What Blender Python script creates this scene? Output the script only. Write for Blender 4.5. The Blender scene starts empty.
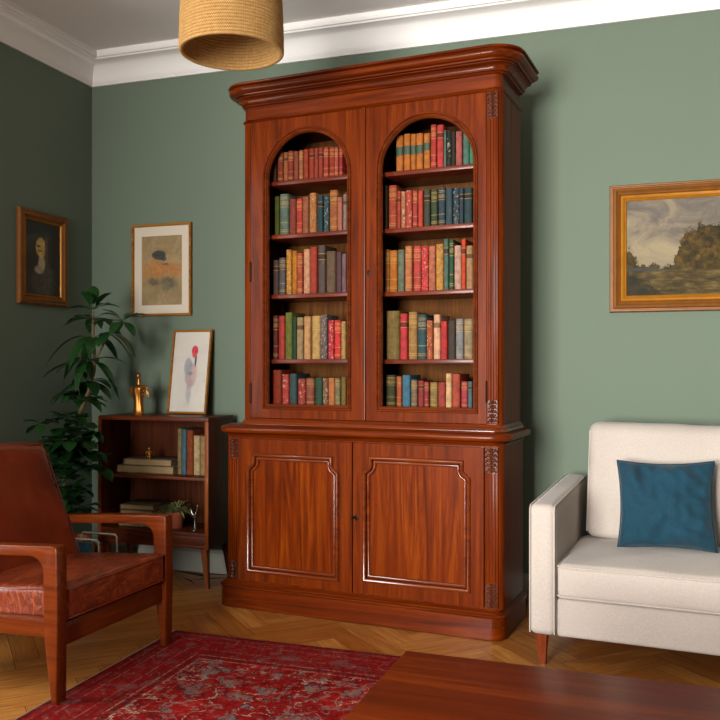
import bpy, bmesh, math, random
from mathutils import Vector, Matrix, noise
random.seed(7)
C = bpy.context.scene.collection
PI = math.pi
sin, cos = math.sin, math.cos

# ------------------------------------------------------------------ helpers
def lin(h, a=1.0):
    v = [int(h[i:i+2], 16)/255 for i in (0, 2, 4)]
    return tuple([(x/12.92 if x <= .04045 else ((x+.055)/1.055)**2.4) for x in v]) + (a,)

def NB(): return bmesh.new()

def link(name, bm, m, parent=None, smooth=True, angle=38, loc=None, rot=None):
    bmesh.ops.remove_doubles(bm, verts=bm.verts, dist=1e-6)
    bmesh.ops.recalc_face_normals(bm, faces=bm.faces)
    me = bpy.data.meshes.new(name)
    bm.to_mesh(me); bm.free()
    if smooth:
        for p in me.polygons: p.use_smooth = True
        me.set_sharp_from_angle(angle=math.radians(angle))
    ms = m if isinstance(m, (list, tuple)) else [m]
    for x in ms: me.materials.append(x)
    o = bpy.data.objects.new(name, me)
    C.objects.link(o)
    if parent: o.parent = parent
    if loc: o.location = loc
    if rot: o.rotation_euler = rot
    return o

def empty(name, loc=(0, 0, 0), rz=0.0, label=None, cat=None, group=None, rx=0.0, ry=0.0):
    o = bpy.data.objects.new(name, None)
    o.empty_display_size = .05
    C.objects.link(o); o.location = loc; o.rotation_euler = (rx, ry, rz)
    return tag(o, label, cat, group)

def tag(o, label=None, cat=None, group=None, kind=None):
    if label: o['label'] = label
    if cat: o['category'] = cat
    if group: o['group'] = group
    if kind: o['kind'] = kind
    return o

def struct(name, bm, m, **k):
    o = link(name, bm, m, **k); o['kind'] = 'structure'; return o

def box(bm, x0, x1, y0, y1, z0, z1, bev=0.0, seg=2, mi=0):
    M = Matrix.Translation(((x0+x1)/2, (y0+y1)/2, (z0+z1)/2)) @ Matrix.Diagonal((x1-x0, y1-y0, z1-z0, 1))
    r = bmesh.ops.create_cube(bm, size=1, matrix=M)
    vs = r['verts']
    fs = list({f for v in vs for f in v.link_faces})
    for f in fs: f.material_index = mi
    if bev > 0:
        es = list({e for v in vs for e in v.link_edges})
        bmesh.ops.bevel(bm, geom=es, offset=bev, segments=seg, profile=.5, affect='EDGES')

def prism(bm, pts, axis, a, b, bev=0.0, seg=2):
    """pts 2D polygon extruded along axis from a to b. axis y: pts=(x,z); z: pts=(x,y); x: pts=(y,z)"""
    def P(p, d):
        return (p[0], d, p[1]) if axis == 'y' else ((p[0], p[1], d) if axis == 'z' else (d, p[0], p[1]))
    A = [bm.verts.new(P(p, a)) for p in pts]; B = [bm.verts.new(P(p, b)) for p in pts]
    n = len(pts)
    fa = bm.faces.new(A); fb = bm.faces.new(B[::-1])
    sides = [bm.faces.new((A[i], A[(i+1) % n], B[(i+1) % n], B[i])) for i in range(n)]
    bmesh.ops.recalc_face_normals(bm, faces=[fa, fb]+sides)
    if bev > 0:
        es = list(set(fa.edges) | set(fb.edges))
        bmesh.ops.bevel(bm, geom=es, offset=bev, segments=seg, profile=.5, affect='EDGES')

def footprint(x0, x1, y0, y1, r, off=0.0, n=8):
    R = max(r+off, .001)
    X0, X1, Y0 = x0-off, x1+off, y0-off
    pts = [(X0, y1)]
    for i in range(n+1):
        t = PI + i*PI/2/n
        pts.append((X0+R+R*cos(t), Y0+R+R*sin(t)))
    for i in range(n+1):
        t = 1.5*PI + i*PI/2/n
        pts.append((X1-R+R*cos(t), Y0+R+R*sin(t)))
    pts.append((X1, y1))
    return pts

def stack(bm, fp, levels):
    rings = []
    for off, z in levels:
        rings.append([bm.verts.new((p[0], p[1], z)) for p in fp(off)])
    n = len(rings[0])
    for a, b in zip(rings, rings[1:]):
        for i in range(n):
            bm.faces.new((a[i], a[(i+1) % n], b[(i+1) % n], b[i]))
    bm.faces.new(rings[0][::-1]); bm.faces.new(rings[-1])

def normals2(path, closed):
    n = len(path); out = []
    for i in range(n):
        a = path[i-1] if (closed or i > 0) else None
        b = path[i]; c = path[(i+1) % n] if (closed or i < n-1) else None
        def nn(p, q):
            d = Vector((q[0]-p[0], q[1]-p[1])); d.normalize(); return Vector((d.y, -d.x))
        if a is None: m = nn(b, c)
        elif c is None: m = nn(a, b)
        else:
            n1, n2 = nn(a, b), nn(b, c)
            k = 1+n1.dot(n2)
            m = (n1+n2)/max(k, .35)
        out.append(m)
    return out

def sweep(bm, path, prof, plane='xz', closed=True, close_prof=True):
    """path CCW 2D; prof (offset outward, depth)"""
    ns = normals2(path, closed)
    rings = []
    for p, nrm in zip(path, ns):
        ring = []
        for o, d in prof:
            x, y = p[0]+nrm.x*o, p[1]+nrm.y*o
            ring.append(bm.verts.new((x, d, y) if plane == 'xz' else (x, y, d)))
        rings.append(ring)
    n, m = len(rings), len(prof)
    for i in range(n if closed else n-1):
        a, b = rings[i], rings[(i+1) % n]
        for j in range(m if close_prof else m-1):
            bm.faces.new((a[j], a[(j+1) % m], b[(j+1) % m], b[j]))
    if not closed and close_prof:
        bm.faces.new(rings[0]); bm.faces.new(rings[-1][::-1])

def bead(o0, o1, y, h, n=6):
    """half round profile between offsets o0..o1 rising from depth y by h toward -y"""
    return [((o0+o1)/2 - (o1-o0)/2*cos(PI*i/n), y - h*sin(PI*i/n)) for i in range(n+1)]

def plate_hole(bm, outer, hole, y0, y1):
    for y in (y0, y1):
        vo = [bm.verts.new((p[0], y, p[1])) for p in outer]
        vh = [bm.verts.new((p[0], y, p[1])) for p in hole]
        es = [bm.edges.new((l[i], l[(i+1) % len(l)])) for l in (vo, vh) for i in range(len(l))]
        bmesh.ops.triangle_fill(bm, use_beauty=True, edges=es)
        if y == y0: O0, H0 = vo, vh
        else: O1, H1 = vo, vh
    for a, b in ((O0, O1), (H0, H1)):
        for i in range(len(a)):
            bm.faces.new((a[i], a[(i+1) % len(a)], b[(i+1) % len(a)], b[i]))

def tube(bm, pts, rad, n=8, caps=True):
    """round tube through points with radius (scalar or list)"""
    pts = [Vector(p) for p in pts]
    rs = rad if isinstance(rad, (list, tuple)) else [rad]*len(pts)
    t0 = (pts[1]-pts[0]).normalized()
    up = Vector((0, 0, 1)) if abs(t0.z) < .9 else Vector((1, 0, 0))
    u = t0.cross(up).normalized(); rings = []
    for i, p in enumerate(pts):
        if i == 0: t = t0
        elif i == len(pts)-1: t = (pts[i]-pts[i-1]).normalized()
        else: t = (pts[i+1]-pts[i-1]).normalized()
        u = (u - t*u.dot(t)).normalized(); v = t.cross(u)
        rings.append([bm.verts.new(p + (u*cos(2*PI*k/n)+v*sin(2*PI*k/n))*rs[i]) for k in range(n)])
    for a, b in zip(rings, rings[1:]):
        for k in range(n): bm.faces.new((a[k], a[(k+1) % n], b[(k+1) % n], b[k]))
    if caps: bm.faces.new(rings[0][::-1]); bm.faces.new(rings[-1])

def lathe(bm, prof, n=32, c=(0, 0), closed=False, sx=1.0, sy=1.0):
    rings = [[bm.verts.new((c[0]+sx*r*cos(2*PI*k/n), c[1]+sy*r*sin(2*PI*k/n), z)) for k in range(n)] for r, z in prof]
    m = len(rings)
    for i in range(m if closed else m-1):
        a, b = rings[i], rings[(i+1) % m]
        for k in range(n): bm.faces.new((a[k], a[(k+1) % n], b[(k+1) % n], b[k]))
    if not closed:
        if prof[0][0] > 1e-4: bm.faces.new(rings[0][::-1])
        if prof[-1][0] > 1e-4: bm.faces.new(rings[-1])

def ball(bm, c, r, sc=(1, 1, 1), rot=None, u=12, v=8):
    M = Matrix.Translation(c)
    if rot: M = M @ rot
    M = M @ Matrix.Diagonal((r*sc[0], r*sc[1], r*sc[2], 1))
    bmesh.ops.create_uvsphere(bm, u_segments=u, v_segments=v, radius=1, matrix=M)

def rbox(bm, x0, x1, y0, y1, z0, z1, r, top=0.0, front=0.0, m=10, k=4, wr=0.0, ws=4.0, xf=None, seed=0.0):
    """soft rounded box, bulging on top (z) and front (-y), with wrinkles"""
    c = Vector(((x0+x1)/2, (y0+y1)/2, (z0+z1)/2)); h = Vector(((x1-x0)/2, (y1-y0)/2, (z1-z0)/2))
    def ax(hh):
        a = [-hh + r*i/k for i in range(k)]
        inner = [-(hh-r) + 2*(hh-r)*i/m for i in range(m+1)]
        return a + inner + [-q for q in a[::-1]]
    A = [ax(h[i]) for i in range(3)]
    def pt(p):
        p = Vector(p); q = Vector([max(-(h[i]-r), min(h[i]-r, p[i])) for i in range(3)])
        d = p-q
        if d.length > 1e-9: p = q + d.normalized()*r
        u, v, w = p.x/h.x, p.y/h.y, p.z/h.z
        if top: p.z += (top if p.z > 0 else 0)*max(0, (1-u*u))*max(0, (1-v*v))*max(0, w)
        if front: p.y -= front*max(0, (1-u*u))*max(0, (1-w*w))*max(0, -v)
        if wr:
            g = noise.noise(Vector((p.x*ws+seed, p.y*ws, p.z*ws)))+.5*noise.noise(Vector((p.x*ws*2.3, p.y*ws*2.3+seed, p.z*ws*2.3)))
            nn = Vector((u**3, v**3, w**3))
            if nn.length > 0: p += nn.normalized()*g*wr
        p = p + c
        return xf(p) if xf else p
    for i in range(3):
        j, l = (i+1) % 3, (i+2) % 3
        for s in (-1, 1):
            G = []
            for a in A[j]:
                row = []
                for b in A[l]:
                    p = [0, 0, 0]; p[i] = s*h[i]; p[j] = a; p[l] = b
                    row.append(bm.verts.new(pt(p)))
                G.append(row)
            for a in range(len(A[j])-1):
                for b in range(len(A[l])-1):
                    bm.faces.new((G[a][b], G[a+1][b], G[a+1][b+1], G[a][b+1]))
    bmesh.ops.remove_doubles(bm, verts=bm.verts, dist=1e-5)

# ------------------------------------------------------------------ materials
class NT:
    def __init__(s, name):
        s.m = bpy.data.materials.new(name); s.m.use_nodes = True
        s.t = s.m.node_tree; s.t.nodes.clear()
        s.out = s.t.nodes.new('ShaderNodeOutputMaterial')
        s.b = s.t.nodes.new('ShaderNodeBsdfPrincipled')
        s.t.links.new(s.b.outputs[0], s.out.inputs[0])
        s.tc = s.t.nodes.new('ShaderNodeTexCoord')
    def L(s, a, b): s.t.links.new(a, b)
    def put(s, inp, v):
        if isinstance(v, bpy.types.NodeSocket): s.L(v, inp)
        else: inp.default_value = v
    def n(s, typ, **k):
        x = s.t.nodes.new(typ)
        for q, v in k.items(): setattr(x, q, v)
        return x
    def map(s, scale=(1, 1, 1), rot=(0, 0, 0), loc=(0, 0, 0), src=None):
        x = s.n('ShaderNodeMapping'); s.L(src or s.tc.outputs['Object'], x.inputs[0])
        x.inputs['Scale'].default_value = scale; x.inputs['Rotation'].default_value = rot; x.inputs['Location'].default_value = loc
        return x.outputs[0]
    def noise(s, vec, scale=5, detail=4, rough=.5, dist=0.0, fac=True):
        x = s.n('ShaderNodeTexNoise'); s.L(vec, x.inputs['Vector'])
        x.inputs['Scale'].default_value = scale; x.inputs['Detail'].default_value = detail
        x.inputs['Roughness'].default_value = rough; x.inputs['Distortion'].default_value = dist
        return x.outputs[0] if fac else x.outputs['Color']
    def math(s, op, a, b=0.0, c=0.0, clamp=False):
        x = s.n('ShaderNodeMath', operation=op); x.use_clamp = clamp
        s.put(x.inputs[0], a); s.put(x.inputs[1], b); s.put(x.inputs[2], c)
        return x.outputs[0]
    def ramp(s, f, stops):
        x = s.n('ShaderNodeValToRGB'); s.L(f, x.inputs[0]); e = x.color_ramp.elements
        while len(e) < len(stops): e.new(.5)
        for q, (p, c) in zip(e, stops): q.position = p; q.color = lin(c) if isinstance(c, str) else c
        return x.outputs[0]
    def mix(s, f, a, b, mode='MIX'):
        x = s.n('ShaderNodeMix', data_type='RGBA', blend_type=mode)
        s.put(x.inputs[0], f)
        for i, v in ((6, a), (7, b)):
            s.put(x.inputs[i], lin(v) if isinstance(v, str) else v)
        return x.outputs[2]
    def mr(s, v, a, b, c=0.0, d=1.0, smooth=True):
        x = s.n('ShaderNodeMapRange'); x.interpolation_type = 'SMOOTHSTEP' if smooth else 'LINEAR'
        s.put(x.inputs[0], v)
        for i, q in enumerate((a, b, c, d)): x.inputs[i+1].default_value = q
        return x.outputs[0]
    def bump(s, h, st=.2, d=.01):
        x = s.n('ShaderNodeBump'); s.L(h, x.inputs['Height']); x.inputs['Strength'].default_value = st; x.inputs['Distance'].default_value = d
        s.L(x.outputs[0], s.b.inputs['Normal'])
    def xyz(s, v=None):
        x = s.n('ShaderNodeSeparateXYZ'); s.L(v or s.tc.outputs['Object'], x.inputs[0]); return x.outputs
    def set(s, col=None, rough=.5, metal=0.0, coat=0.0, crough=.1, spec=.5, sheen=0.0):
        if col is not None: s.put(s.b.inputs['Base Color'], lin(col) if isinstance(col, str) else col)
        s.put(s.b.inputs['Roughness'], rough); s.b.inputs['Metallic'].default_value = metal
        s.b.inputs['Coat Weight'].default_value = coat; s.b.inputs['Coat Roughness'].default_value = crough
        s.b.inputs['Specular IOR Level'].default_value = spec
        s.b.inputs['Sheen Weight'].default_value = sheen
        return s.m

def wood(name, dark, mid, light, axis='z', rough=.34, coat=.35, grain=1.0, crough=.18, cathedral=0.0, spec=.16):
    k = NT(name)
    st = {'x': (1.0, 22, 22), 'y': (22, 1.0, 22), 'z': (22, 22, 1.0)}[axis]
    v = k.map(st)
    big = k.noise(v, 1.3*grain, 5, .55, 1.6+cathedral)
    fine = k.noise(k.map(tuple(q*7 for q in st)), 2.2, 3, .6)
    c = k.ramp(big, [(.25, dark), (.5, mid), (.75, light)])
    c2 = k.mix(k.mr(fine, .35, .75, 0, .38), c, dark)
    blot = k.noise(k.tc.outputs['Object'], 2.6, 2, .5)
    c3 = k.mix(k.mr(blot, .35, .7, 0, .35), c2, mid)
    k.bump(fine, .05, .002)
    return k.set(c3, rough, coat=coat*.35, crough=crough, spec=spec)

M = {}
M['mahog_v'] = wood('mahogany_vertical', '341002', '632302', '803604', 'z', rough=.42, spec=.05, coat=.25)
M['mahog_h'] = wood('mahogany_horizontal', '300f02', '602102', '7e3404', 'x', rough=.36, spec=.08, coat=.6)
M['mahog_panel'] = wood('mahogany_panel', '361102', '692502', '8c3f06', 'z', cathedral=.9, grain=.6, spec=.06, coat=.3)
M['mahog_dark'] = wood('mahogany_moulding', '361206', '6c2a0a', '88400f', 'x', rough=.28, coat=1.1, spec=.3, crough=.15)
M['mahog_carve'] = wood('mahogany_carved', '2a0e05', '4e200c', '6e3818', 'z', rough=.35, coat=.8)
M['mahog_in'] = wood('bookcase_interior', '28120a', '3e1d0b', '543014', 'x', rough=.6, coat=.0, spec=.08)
M['mahog_back'] = wood('bookcase_back_board', '40220e', '5c3614', '744a20', 'z', rough=.65, coat=.0, spec=.08)
M['mahog_shelf'] = wood('shelf_wood', '38120a', '5c200c', '7a3214', 'x', rough=.35)
M['walnut'] = wood('dark_walnut', '34140a', '55240e', '6c3416', 'x', rough=.4, coat=.15)
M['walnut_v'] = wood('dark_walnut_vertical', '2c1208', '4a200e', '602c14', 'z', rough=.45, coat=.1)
M['walnut_in'] = wood('walnut_inside', '301408', '4c220e', '603016', 'z', rough=.5, coat=.0, spec=.1)
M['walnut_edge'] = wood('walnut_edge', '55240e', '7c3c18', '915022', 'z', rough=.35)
M['teak_x'] = wood('teak_along', '481a06', '6a2a0a', '7e3a12', 'x', rough=.3)
M['teak_y'] = wood('teak_across', '4c1c08', '70300e', '844014', 'y', rough=.3)
M['teak_z'] = wood('teak_upright', '481a06', '6a2a0a', '7e3a12', 'z', rough=.3)
M['table'] = wood('coffee_table_wood', '451404', '722806', '8e3a0a', 'x', rough=.38, coat=.12, grain=.7, crough=.12)
M['legwood'] = wood('sofa_leg_wood', '4c1a0a', '74300f', '8a4218', 'z')

def flat(name, col, rough=.6, metal=0.0, var=.15, scale=8, **kw):
    k = NT(name)
    c = lin(col)
    d = tuple(q*(1-var) for q in c[:3])+(1,)
    return k.set(k.mix(k.noise(k.tc.outputs['Object'], scale, 4), c, d), rough, metal, **kw)

def wall_mat(name, col):
    k = NT(name)
    nz = k.noise(k.tc.outputs['Object'], 1.4, 3)
    fine = k.noise(k.tc.outputs['Object'], 90, 3)
    c = lin(col); d = tuple(q*.93 for q in c[:3])+(1,)
    k.bump(fine, .06, .002)
    return k.set(k.mix(nz, c, d), .75, spec=.3)
M['green'] = wall_mat('green_wall_paint', '687564')
M['plaster'] = flat('white_plaster', 'f0ebe6', .85, var=.04, scale=2)
M['ceil'] = flat('ceiling_paint', 'ece6e2', .9, var=.03, scale=2)
M['base'] = flat('skirting_paint', 'a8a89c', .6, var=.05)
M['brass'] = flat('aged_brass', '7a5428', .38, 1.0, .3, 30)
M['bronze'] = flat('gilt_bronze', 'b07434', .38, .85, .45, 40)
M['iron'] = flat('dark_iron', '1c1610', .45, .8)
M['silver'] = flat('tarnished_silver', '8c8478', .3, .9, .3, 40)
M['gold_dark'] = flat('old_gilt_dark', '8a5212', .5, .2, .5, 25)
M['gold'] = flat('old_gilt', 'b8781a', .42, .35, .4, 25)
M['thinframe'] = wood('thin_frame_wood', '6a3a12', '96601f', 'b07c34', 'x', rough=.4)
M['matboard'] = flat('mat_board', 'cfc2ae', .9, var=.05, coat=.25)
M['terracotta'] = flat('terracotta', '9a4a26', .8, var=.25)
M['soil'] = flat('soil', '1c120b', .95, var=.4, scale=60)
M['stem'] = flat('plant_stem', '75603a', .75, var=.4, scale=25)
M['cream_wire'] = flat('pale_wire', 'b0a48c', .4, .3)
M['teal_cloth'] = flat('teal_book_cloth', '1f5468', .7)
M['white'] = flat('white_paint', 'e2e0da', .5, var=.03)
M['bulb'] = flat('frosted_bulb', 'e8e0d0', .3, var=.02)
M['cord'] = flat('black_cord', '1a1612', .6)

def leaf_mat(name, a, b):
    k = NT(name)
    c = k.ramp(k.noise(k.tc.outputs['Object'], 9, 3), [(.3, a), (.7, b)])
    m = k.set(c, .42, coat=.12)
    return m
M['leaf'] = leaf_mat('glossy_leaf', '0f2c0c', '1f4c1c')
M['leaf_small'] = leaf_mat('herb_leaf', '5a6638', 'a8a870')

def leather(name, fold, sc_):
    k = NT(name)
    v = k.map(sc_, (0, 0, .25))
    cre = k.noise(v, 2.2, 6, .6, 2.0)
    big = k.noise(k.tc.outputs['Object'], 3, 3)
    c = k.ramp(big, [(.3, '561a08'), (.55, '7a2a0e'), (.8, '984218')])
    c = k.mix(k.mr(cre, .44, .66, 0, fold), c, 'a85028')
    pore = k.noise(k.tc.outputs['Object'], 160, 2)
    k.bump(k.math('ADD', cre, k.math('MULTIPLY', pore, .15)), .15+fold*.6, .012)
    return k.set(c, .33, coat=.4, crough=.2, spec=.4)
M['leather'] = leather('cognac_leather', .08, (3, 3, 3))
M['leather_seat'] = leather('creased_cognac_leather', .65, (15, 4, 6))

def fabric(name, col, dark, sc=420, sheen=.2, big=2.0):
    k = NT(name)
    o = k.tc.outputs['Object']
    w = k.noise(k.map((1, 1, .35)), sc, 2); w2 = k.noise(k.map((.35, .35, 1)), sc, 2)
    f = k.math('MULTIPLY', k.math('ADD', w, w2), .5)
    c = k.mix(k.mr(f, .35, .65, 0, .5), col, dark)
    c = k.mix(k.mr(k.noise(o, big, 3), .3, .7, 0, .22), c, dark)
    k.bump(f, .25, .002)
    return k.set(c, .9, spec=.2, sheen=sheen)
M['linen'] = fabric('cream_linen', 'bfb3a8', 'a0948a')
M['velvet'] = fabric('teal_velvet', '1a4050', '102c3a', 300, .08, 9)

# book cloth: colour of each book comes from the object's own colour
def bookcloth(name, kind):
    k = NT(name)
    oi = k.n('ShaderNodeObjectInfo')
    o = k.tc.outputs['Object']
    off = k.n('ShaderNodeVectorMath', operation='ADD'); k.L(o, off.inputs[0])
    sc = k.n('ShaderNodeVectorMath', operation='SCALE'); k.L(oi.outputs['Location'], sc.inputs[0]); sc.inputs['Scale'].default_value = 7.3
    k.L(sc.outputs[0], off.inputs[1])
    v = off.outputs[0]
    nz = k.noise(v, 45, 5, .6)
    c = k.mix(1.0, oi.outputs['Color'], (.62, .52, .45, 1), 'MULTIPLY')
    c = k.mix(k.mr(nz, .35, .75, 0, .5), c, (.02, .012, .008, 1))
    wear = k.noise(k.map((60, 60, 14), src=v), 1.0, 4, .6)
    c = k.mix(k.mr(wear, .6, .8, 0, .2), c, (.5, .3, .16, 1))
    g = k.xyz(k.tc.outputs['Generated'])[2]
    def band(p, w):
        return k.math('LESS_THAN', k.math('ABSOLUTE', k.math('SUBTRACT', g, p)), w)
    if kind == 'gilt':
        f = None
        for p in (.08, .12, .3, .68, .88, .92):
            b = band(p, .007); f = b if f is None else k.math('MAXIMUM', f, b)
        txt = k.math('MULTIPLY', band(.78, .05), k.mr(k.noise(k.map((900, 900, 260)), 1, 1), .5, .52))
        f = k.math('MAXIMUM', f, txt)
        c = k.mix(k.math('MULTIPLY', f, .55), c, 'b08a4a')
    elif kind == 'label':
        c = k.mix(k.math('MULTIPLY', band(.76, .065), .7), c, '2a1610')
        c = k.mix(k.math('MULTIPLY', k.math('MAXIMUM', band(.70, .006), band(.82, .006)), .6), c, 'b08a4a')
    elif kind == 'spots':
        c = k.mix(k.mr(k.noise(v, 110, 3), .56, .66, 0, .6), c, 'a89a80')
    k.bump(nz, .2, .002)
    return k.set(c, .65, spec=.15)
for q in ('plain', 'gilt', 'label', 'spots'): M['book_'+q] = bookcloth('book_cloth_'+q, q)
def pagesm():
    k = NT('book_pages')
    f = k.noise(k.map((600, 600, 4)), 1, 2)
    return k.set(k.mix(f, 'a0845c', '74603e'), .9)
M['pages'] = pagesm()
M['green_band'] = flat('green_title_band', '243c26', .6)

def rope():
    k = NT('woven_jute')
    s = k.xyz()
    ang = k.math('ARCTAN2', s[1], s[0])
    tw = k.math('SINE', k.math('ADD', k.math('MULTIPLY', ang, 190), k.math('MULTIPLY', s[2], 500)))
    nz = k.noise(k.tc.outputs['Object'], 70, 4)
    c = k.mix(nz, 'dcb070', 'a87a3e')
    c = k.mix(k.mr(tw, -.9, .2, .6, 0), c, '5a3818')
    k.bump(k.math('ADD', tw, nz), .4, .004)
    return k.set(c, .85, spec=.2)
M['rope'] = rope()

def floor_mat():
    k = NT('oak_herringbone')
    at = k.n('ShaderNodeAttribute', attribute_name='tone')
    uv = k.n('ShaderNodeUVMap', uv_map='UVMap')
    v = k.map((2.2, 30, 1), src=uv.outputs[0])
    g = k.noise(v, 1.5, 5, .6, 1.2); fine = k.noise(k.map((12, 260, 1), src=uv.outputs[0]), 1, 3)
    c = k.ramp(g, [(.28, 'a0642a'), (.5, 'bf7e3a'), (.75, 'd69e54')])
    c = k.mix(k.mr(fine, .4, .75, 0, .35), c, '5c3410')
    t = k.mix(at.outputs['Fac'], 'd0b898', 'ffffff')
    c = k.mix(1.0, c, t, 'MULTIPLY')
    k.bump(fine, .06, .002)
    return k.set(c, .36, coat=.12, crough=.22)
M['floor'] = floor_mat()
M['gap'] = flat('floor_joint', '2c1808', .9)

def rug_mat(w, d):
    k = NT('persian_rug')
    s = k.xyz()
    x, y = s[0], s[1]       # rug spans 0..w, -d..0
    ex = k.math('MINIMUM', x, k.math('SUBTRACT', w, x))
    ey = k.math('MINIMUM', k.math('MULTIPLY', y, -1), k.math('ADD', y, d))
    e = k.math('MINIMUM', ex, ey)
    o = k.tc.outputs['Object']
    wv = k.noise(o, 7, 4, .6, fac=False)
    vm = k.n('ShaderNodeVectorMath', operation='MULTIPLY_ADD'); k.L(wv, vm.inputs[0]); vm.inputs[1].default_value = (.16, .16, 0); k.L(o, vm.inputs[2])
    wo = vm.outputs[0]
    base = k.ramp(k.noise(o, 22, 6, .7), [(.3, '6c0c08'), (.5, '981a16'), (.72, 'b03830')])
    # scrolling vines: contour lines of noise
    def contour(sc_, lvl, wd_):
        return k.math('LESS_THAN', k.math('ABSOLUTE', k.math('SUBTRACT', k.noise(wo, sc_, 2, .45), lvl)), wd_)
    brk = k.mr(k.noise(o, 60, 4, .7), .42, .54)
    brk2 = k.mr(k.noise(k.map((1, 1, 1), loc=(4, 2, 0)), 38, 4, .7), .44, .52)
    vor = k.n('ShaderNodeTexVoronoi'); k.L(wo, vor.inputs['Vector']); vor.inputs['Scale'].default_value = 9.5
    dist = vor.outputs['Distance']; vc = k.xyz(vor.outputs['Color'])
    sel = k.math('GREATER_THAN', vc[0], .3)
    flower = k.math('MULTIPLY', k.mr(dist, .30, .34, 1, 0), sel)
    ring = k.math('MULTIPLY', k.math('LESS_THAN', k.math('ABSOLUTE', k.math('SUBTRACT', dist, .33)), .025), sel)
    core = k.math('MULTIPLY', k.mr(dist, .13, .16, 1, 0), sel)
    blot = k.mr(k.noise(o, 24, 5, .7), .53, .57)
    c = k.mix(k.math('MULTIPLY', k.mr(k.noise(wo, 3, 2), .42, .52), .35), base, '4c060c')
    c = k.mix(k.math('MULTIPLY', k.math('MULTIPLY', contour(5, .5, .006), brk), .75), c, 'c0a890')
    c = k.mix(k.math('MULTIPLY', k.math('MULTIPLY', contour(8, .46, .006), brk2), .7), c, 'a89484')
    c = k.mix(k.math('MULTIPLY', k.math('MULTIPLY', contour(7, .56, .010), brk2), .7), c, '2c1c20')
    c = k.mix(k.math('MULTIPLY', k.math('MULTIPLY', blot, brk2), .65), c, '80726a')
    c = k.mix(k.math('MULTIPLY', k.math('MULTIPLY', flower, brk), .85), c, '6c6a68')
    c = k.mix(k.math('MULTIPLY', k.math('MULTIPLY', ring, brk2), .7), c, '30242a')
    c = k.mix(k.math('MULTIPLY', k.math('MULTIPLY', core, brk2), .7), c, '9c6c50')
    # borders
    def band(a, b, col, f, c):
        q = k.math('MULTIPLY', k.math('GREATER_THAN', e, a), k.math('LESS_THAN', e, b))
        return k.mix(k.math('MULTIPLY', k.math('MULTIPLY', q, brk), f), c, col)
    speck = k.mr(k.noise(o, 55, 3, .6), .45, .6)
    inb = k.math('LESS_THAN', e, .27)
    brd = k.mix(k.math('MULTIPLY', speck, .5), '80100e', '54302e')
    brd = k.mix(k.math('MULTIPLY', flower, .35), brd, '70504e')
    c = k.mix(k.math('MULTIPLY', inb, .75), c, brd)
    for a, b, col, f in ((.0, .02, '3a1416', .8), (.035, .039, '907468', .5), (.05, .058, '2c1c20', .6), (.085, .089, 'a08878', .5), (.17, .174, '9c8070', .6), (.20, .208, '2c1c20', .6), (.235, .24, 'b09880', .65), (.25, .262, '2c1c20', .75), (.275, .28, 'b09880', .6), (.31, .316, '2c1c20', .6), (.335, .338, 'a08878', .5)):
        c = band(a, b, col, f, c)
    pile = k.noise(o, 400, 2)
    c = k.mix(k.mr(k.noise(k.map((260, 30, 1)), 1, 2), .4, .7, 0, .3), c, '4a0c14')
    k.bump(pile, .5, .004)
    return k.set(c, .95, spec=.04)

def paint(name, base_stops, layers, rough=.5, coat=.3, gscale=6, flip=False):
    """picture surface in its own x/z metres. layers: (cx,cz,rx,rz,warp,soft,colourA,colourB,alpha[,nscale])"""
    k = NT(name)
    o = k.tc.outputs['Object']; s = k.xyz()
    mott = k.noise(o, gscale, 6, .65, .5)
    c = k.ramp(mott, base_stops)
    for L in layers:
        cx, cz, rx, rz, warp, soft, ca, cb, al = L[:9]
        ns = L[9] if len(L) > 9 else 18
        nx = k.math('MULTIPLY', k.math('SUBTRACT', k.noise(o, ns, 5, .65), .5), warp)
        nz = k.math('MULTIPLY', k.math('SUBTRACT', k.noise(k.map((1, 1, 1), loc=(3, 1, 7)), ns, 5, .65), .5), warp)
        dx = k.math('DIVIDE', k.math('ADD', k.math('SUBTRACT', s[0], cx), nx), rx)
        dz = k.math('DIVIDE', k.math('ADD', k.math('SUBTRACT', s[2], cz), nz), rz)
        d = k.math('SQRT', k.math('ADD', k.math('MULTIPLY', dx, dx), k.math('MULTIPLY', dz, dz)))
        f = k.mr(d, 1-soft, 1+soft, al, 0)
        col = k.mix(k.mr(k.noise(o, ns*2.2, 5, .7), .35, .65), ca, cb)
        c = k.mix(f, c, col)
    return k.set(c, rough, coat=coat, crough=.12)

# ------------------------------------------------------------------ room
XL, XR, YB, YF, ZC = -3.09, 2.6, 4.22, -2.9, 2.95
W = .12
bm = NB(); box(bm, XL-W, XR+W, YB, YB+W, -.1, ZC+.1); struct('wall_back', bm, M['green'], smooth=False)
def wall_with_window(name, bm, ax, a0, a1, p0, p1, w0, w1, z0, z1):
    def b(u0, u1, q0, q1):
        if ax == 'y': box(bm, p0, p1, u0, u1, q0, q1)
        else: box(bm, u0, u1, p0, p1, q0, q1)
    b(a0, w0, -.1, ZC+.1); b(w1, a1, -.1, ZC+.1); b(w0, w1, -.1, z0); b(w0, w1, z1, ZC+.1)
    return struct(name, bm, M['green'], smooth=False)
WN = (1.5, 2.1, .35, 2.6)      # left wall window y0,y1,z0,z1
WF = (-2.5, -.7, .35, 2.65)     # front wall window x0,x1,z0,z1
bm = NB()
for a_, b_ in ((YF-W, WN[0]), (WN[1], YB)): box(bm, XL-W, XL, a_, b_, -.1, ZC+.1)
for q in (WN,): box(bm, XL-W, XL, q[0], q[1], -.1, q[2]); box(bm, XL-W, XL, q[0], q[1], q[3], ZC+.1)
struct('wall_left', bm, M['green'], smooth=False)
wall_with_window('wall_front', NB(), 'x', XL, XR, YF-W, YF, *WF)
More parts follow.
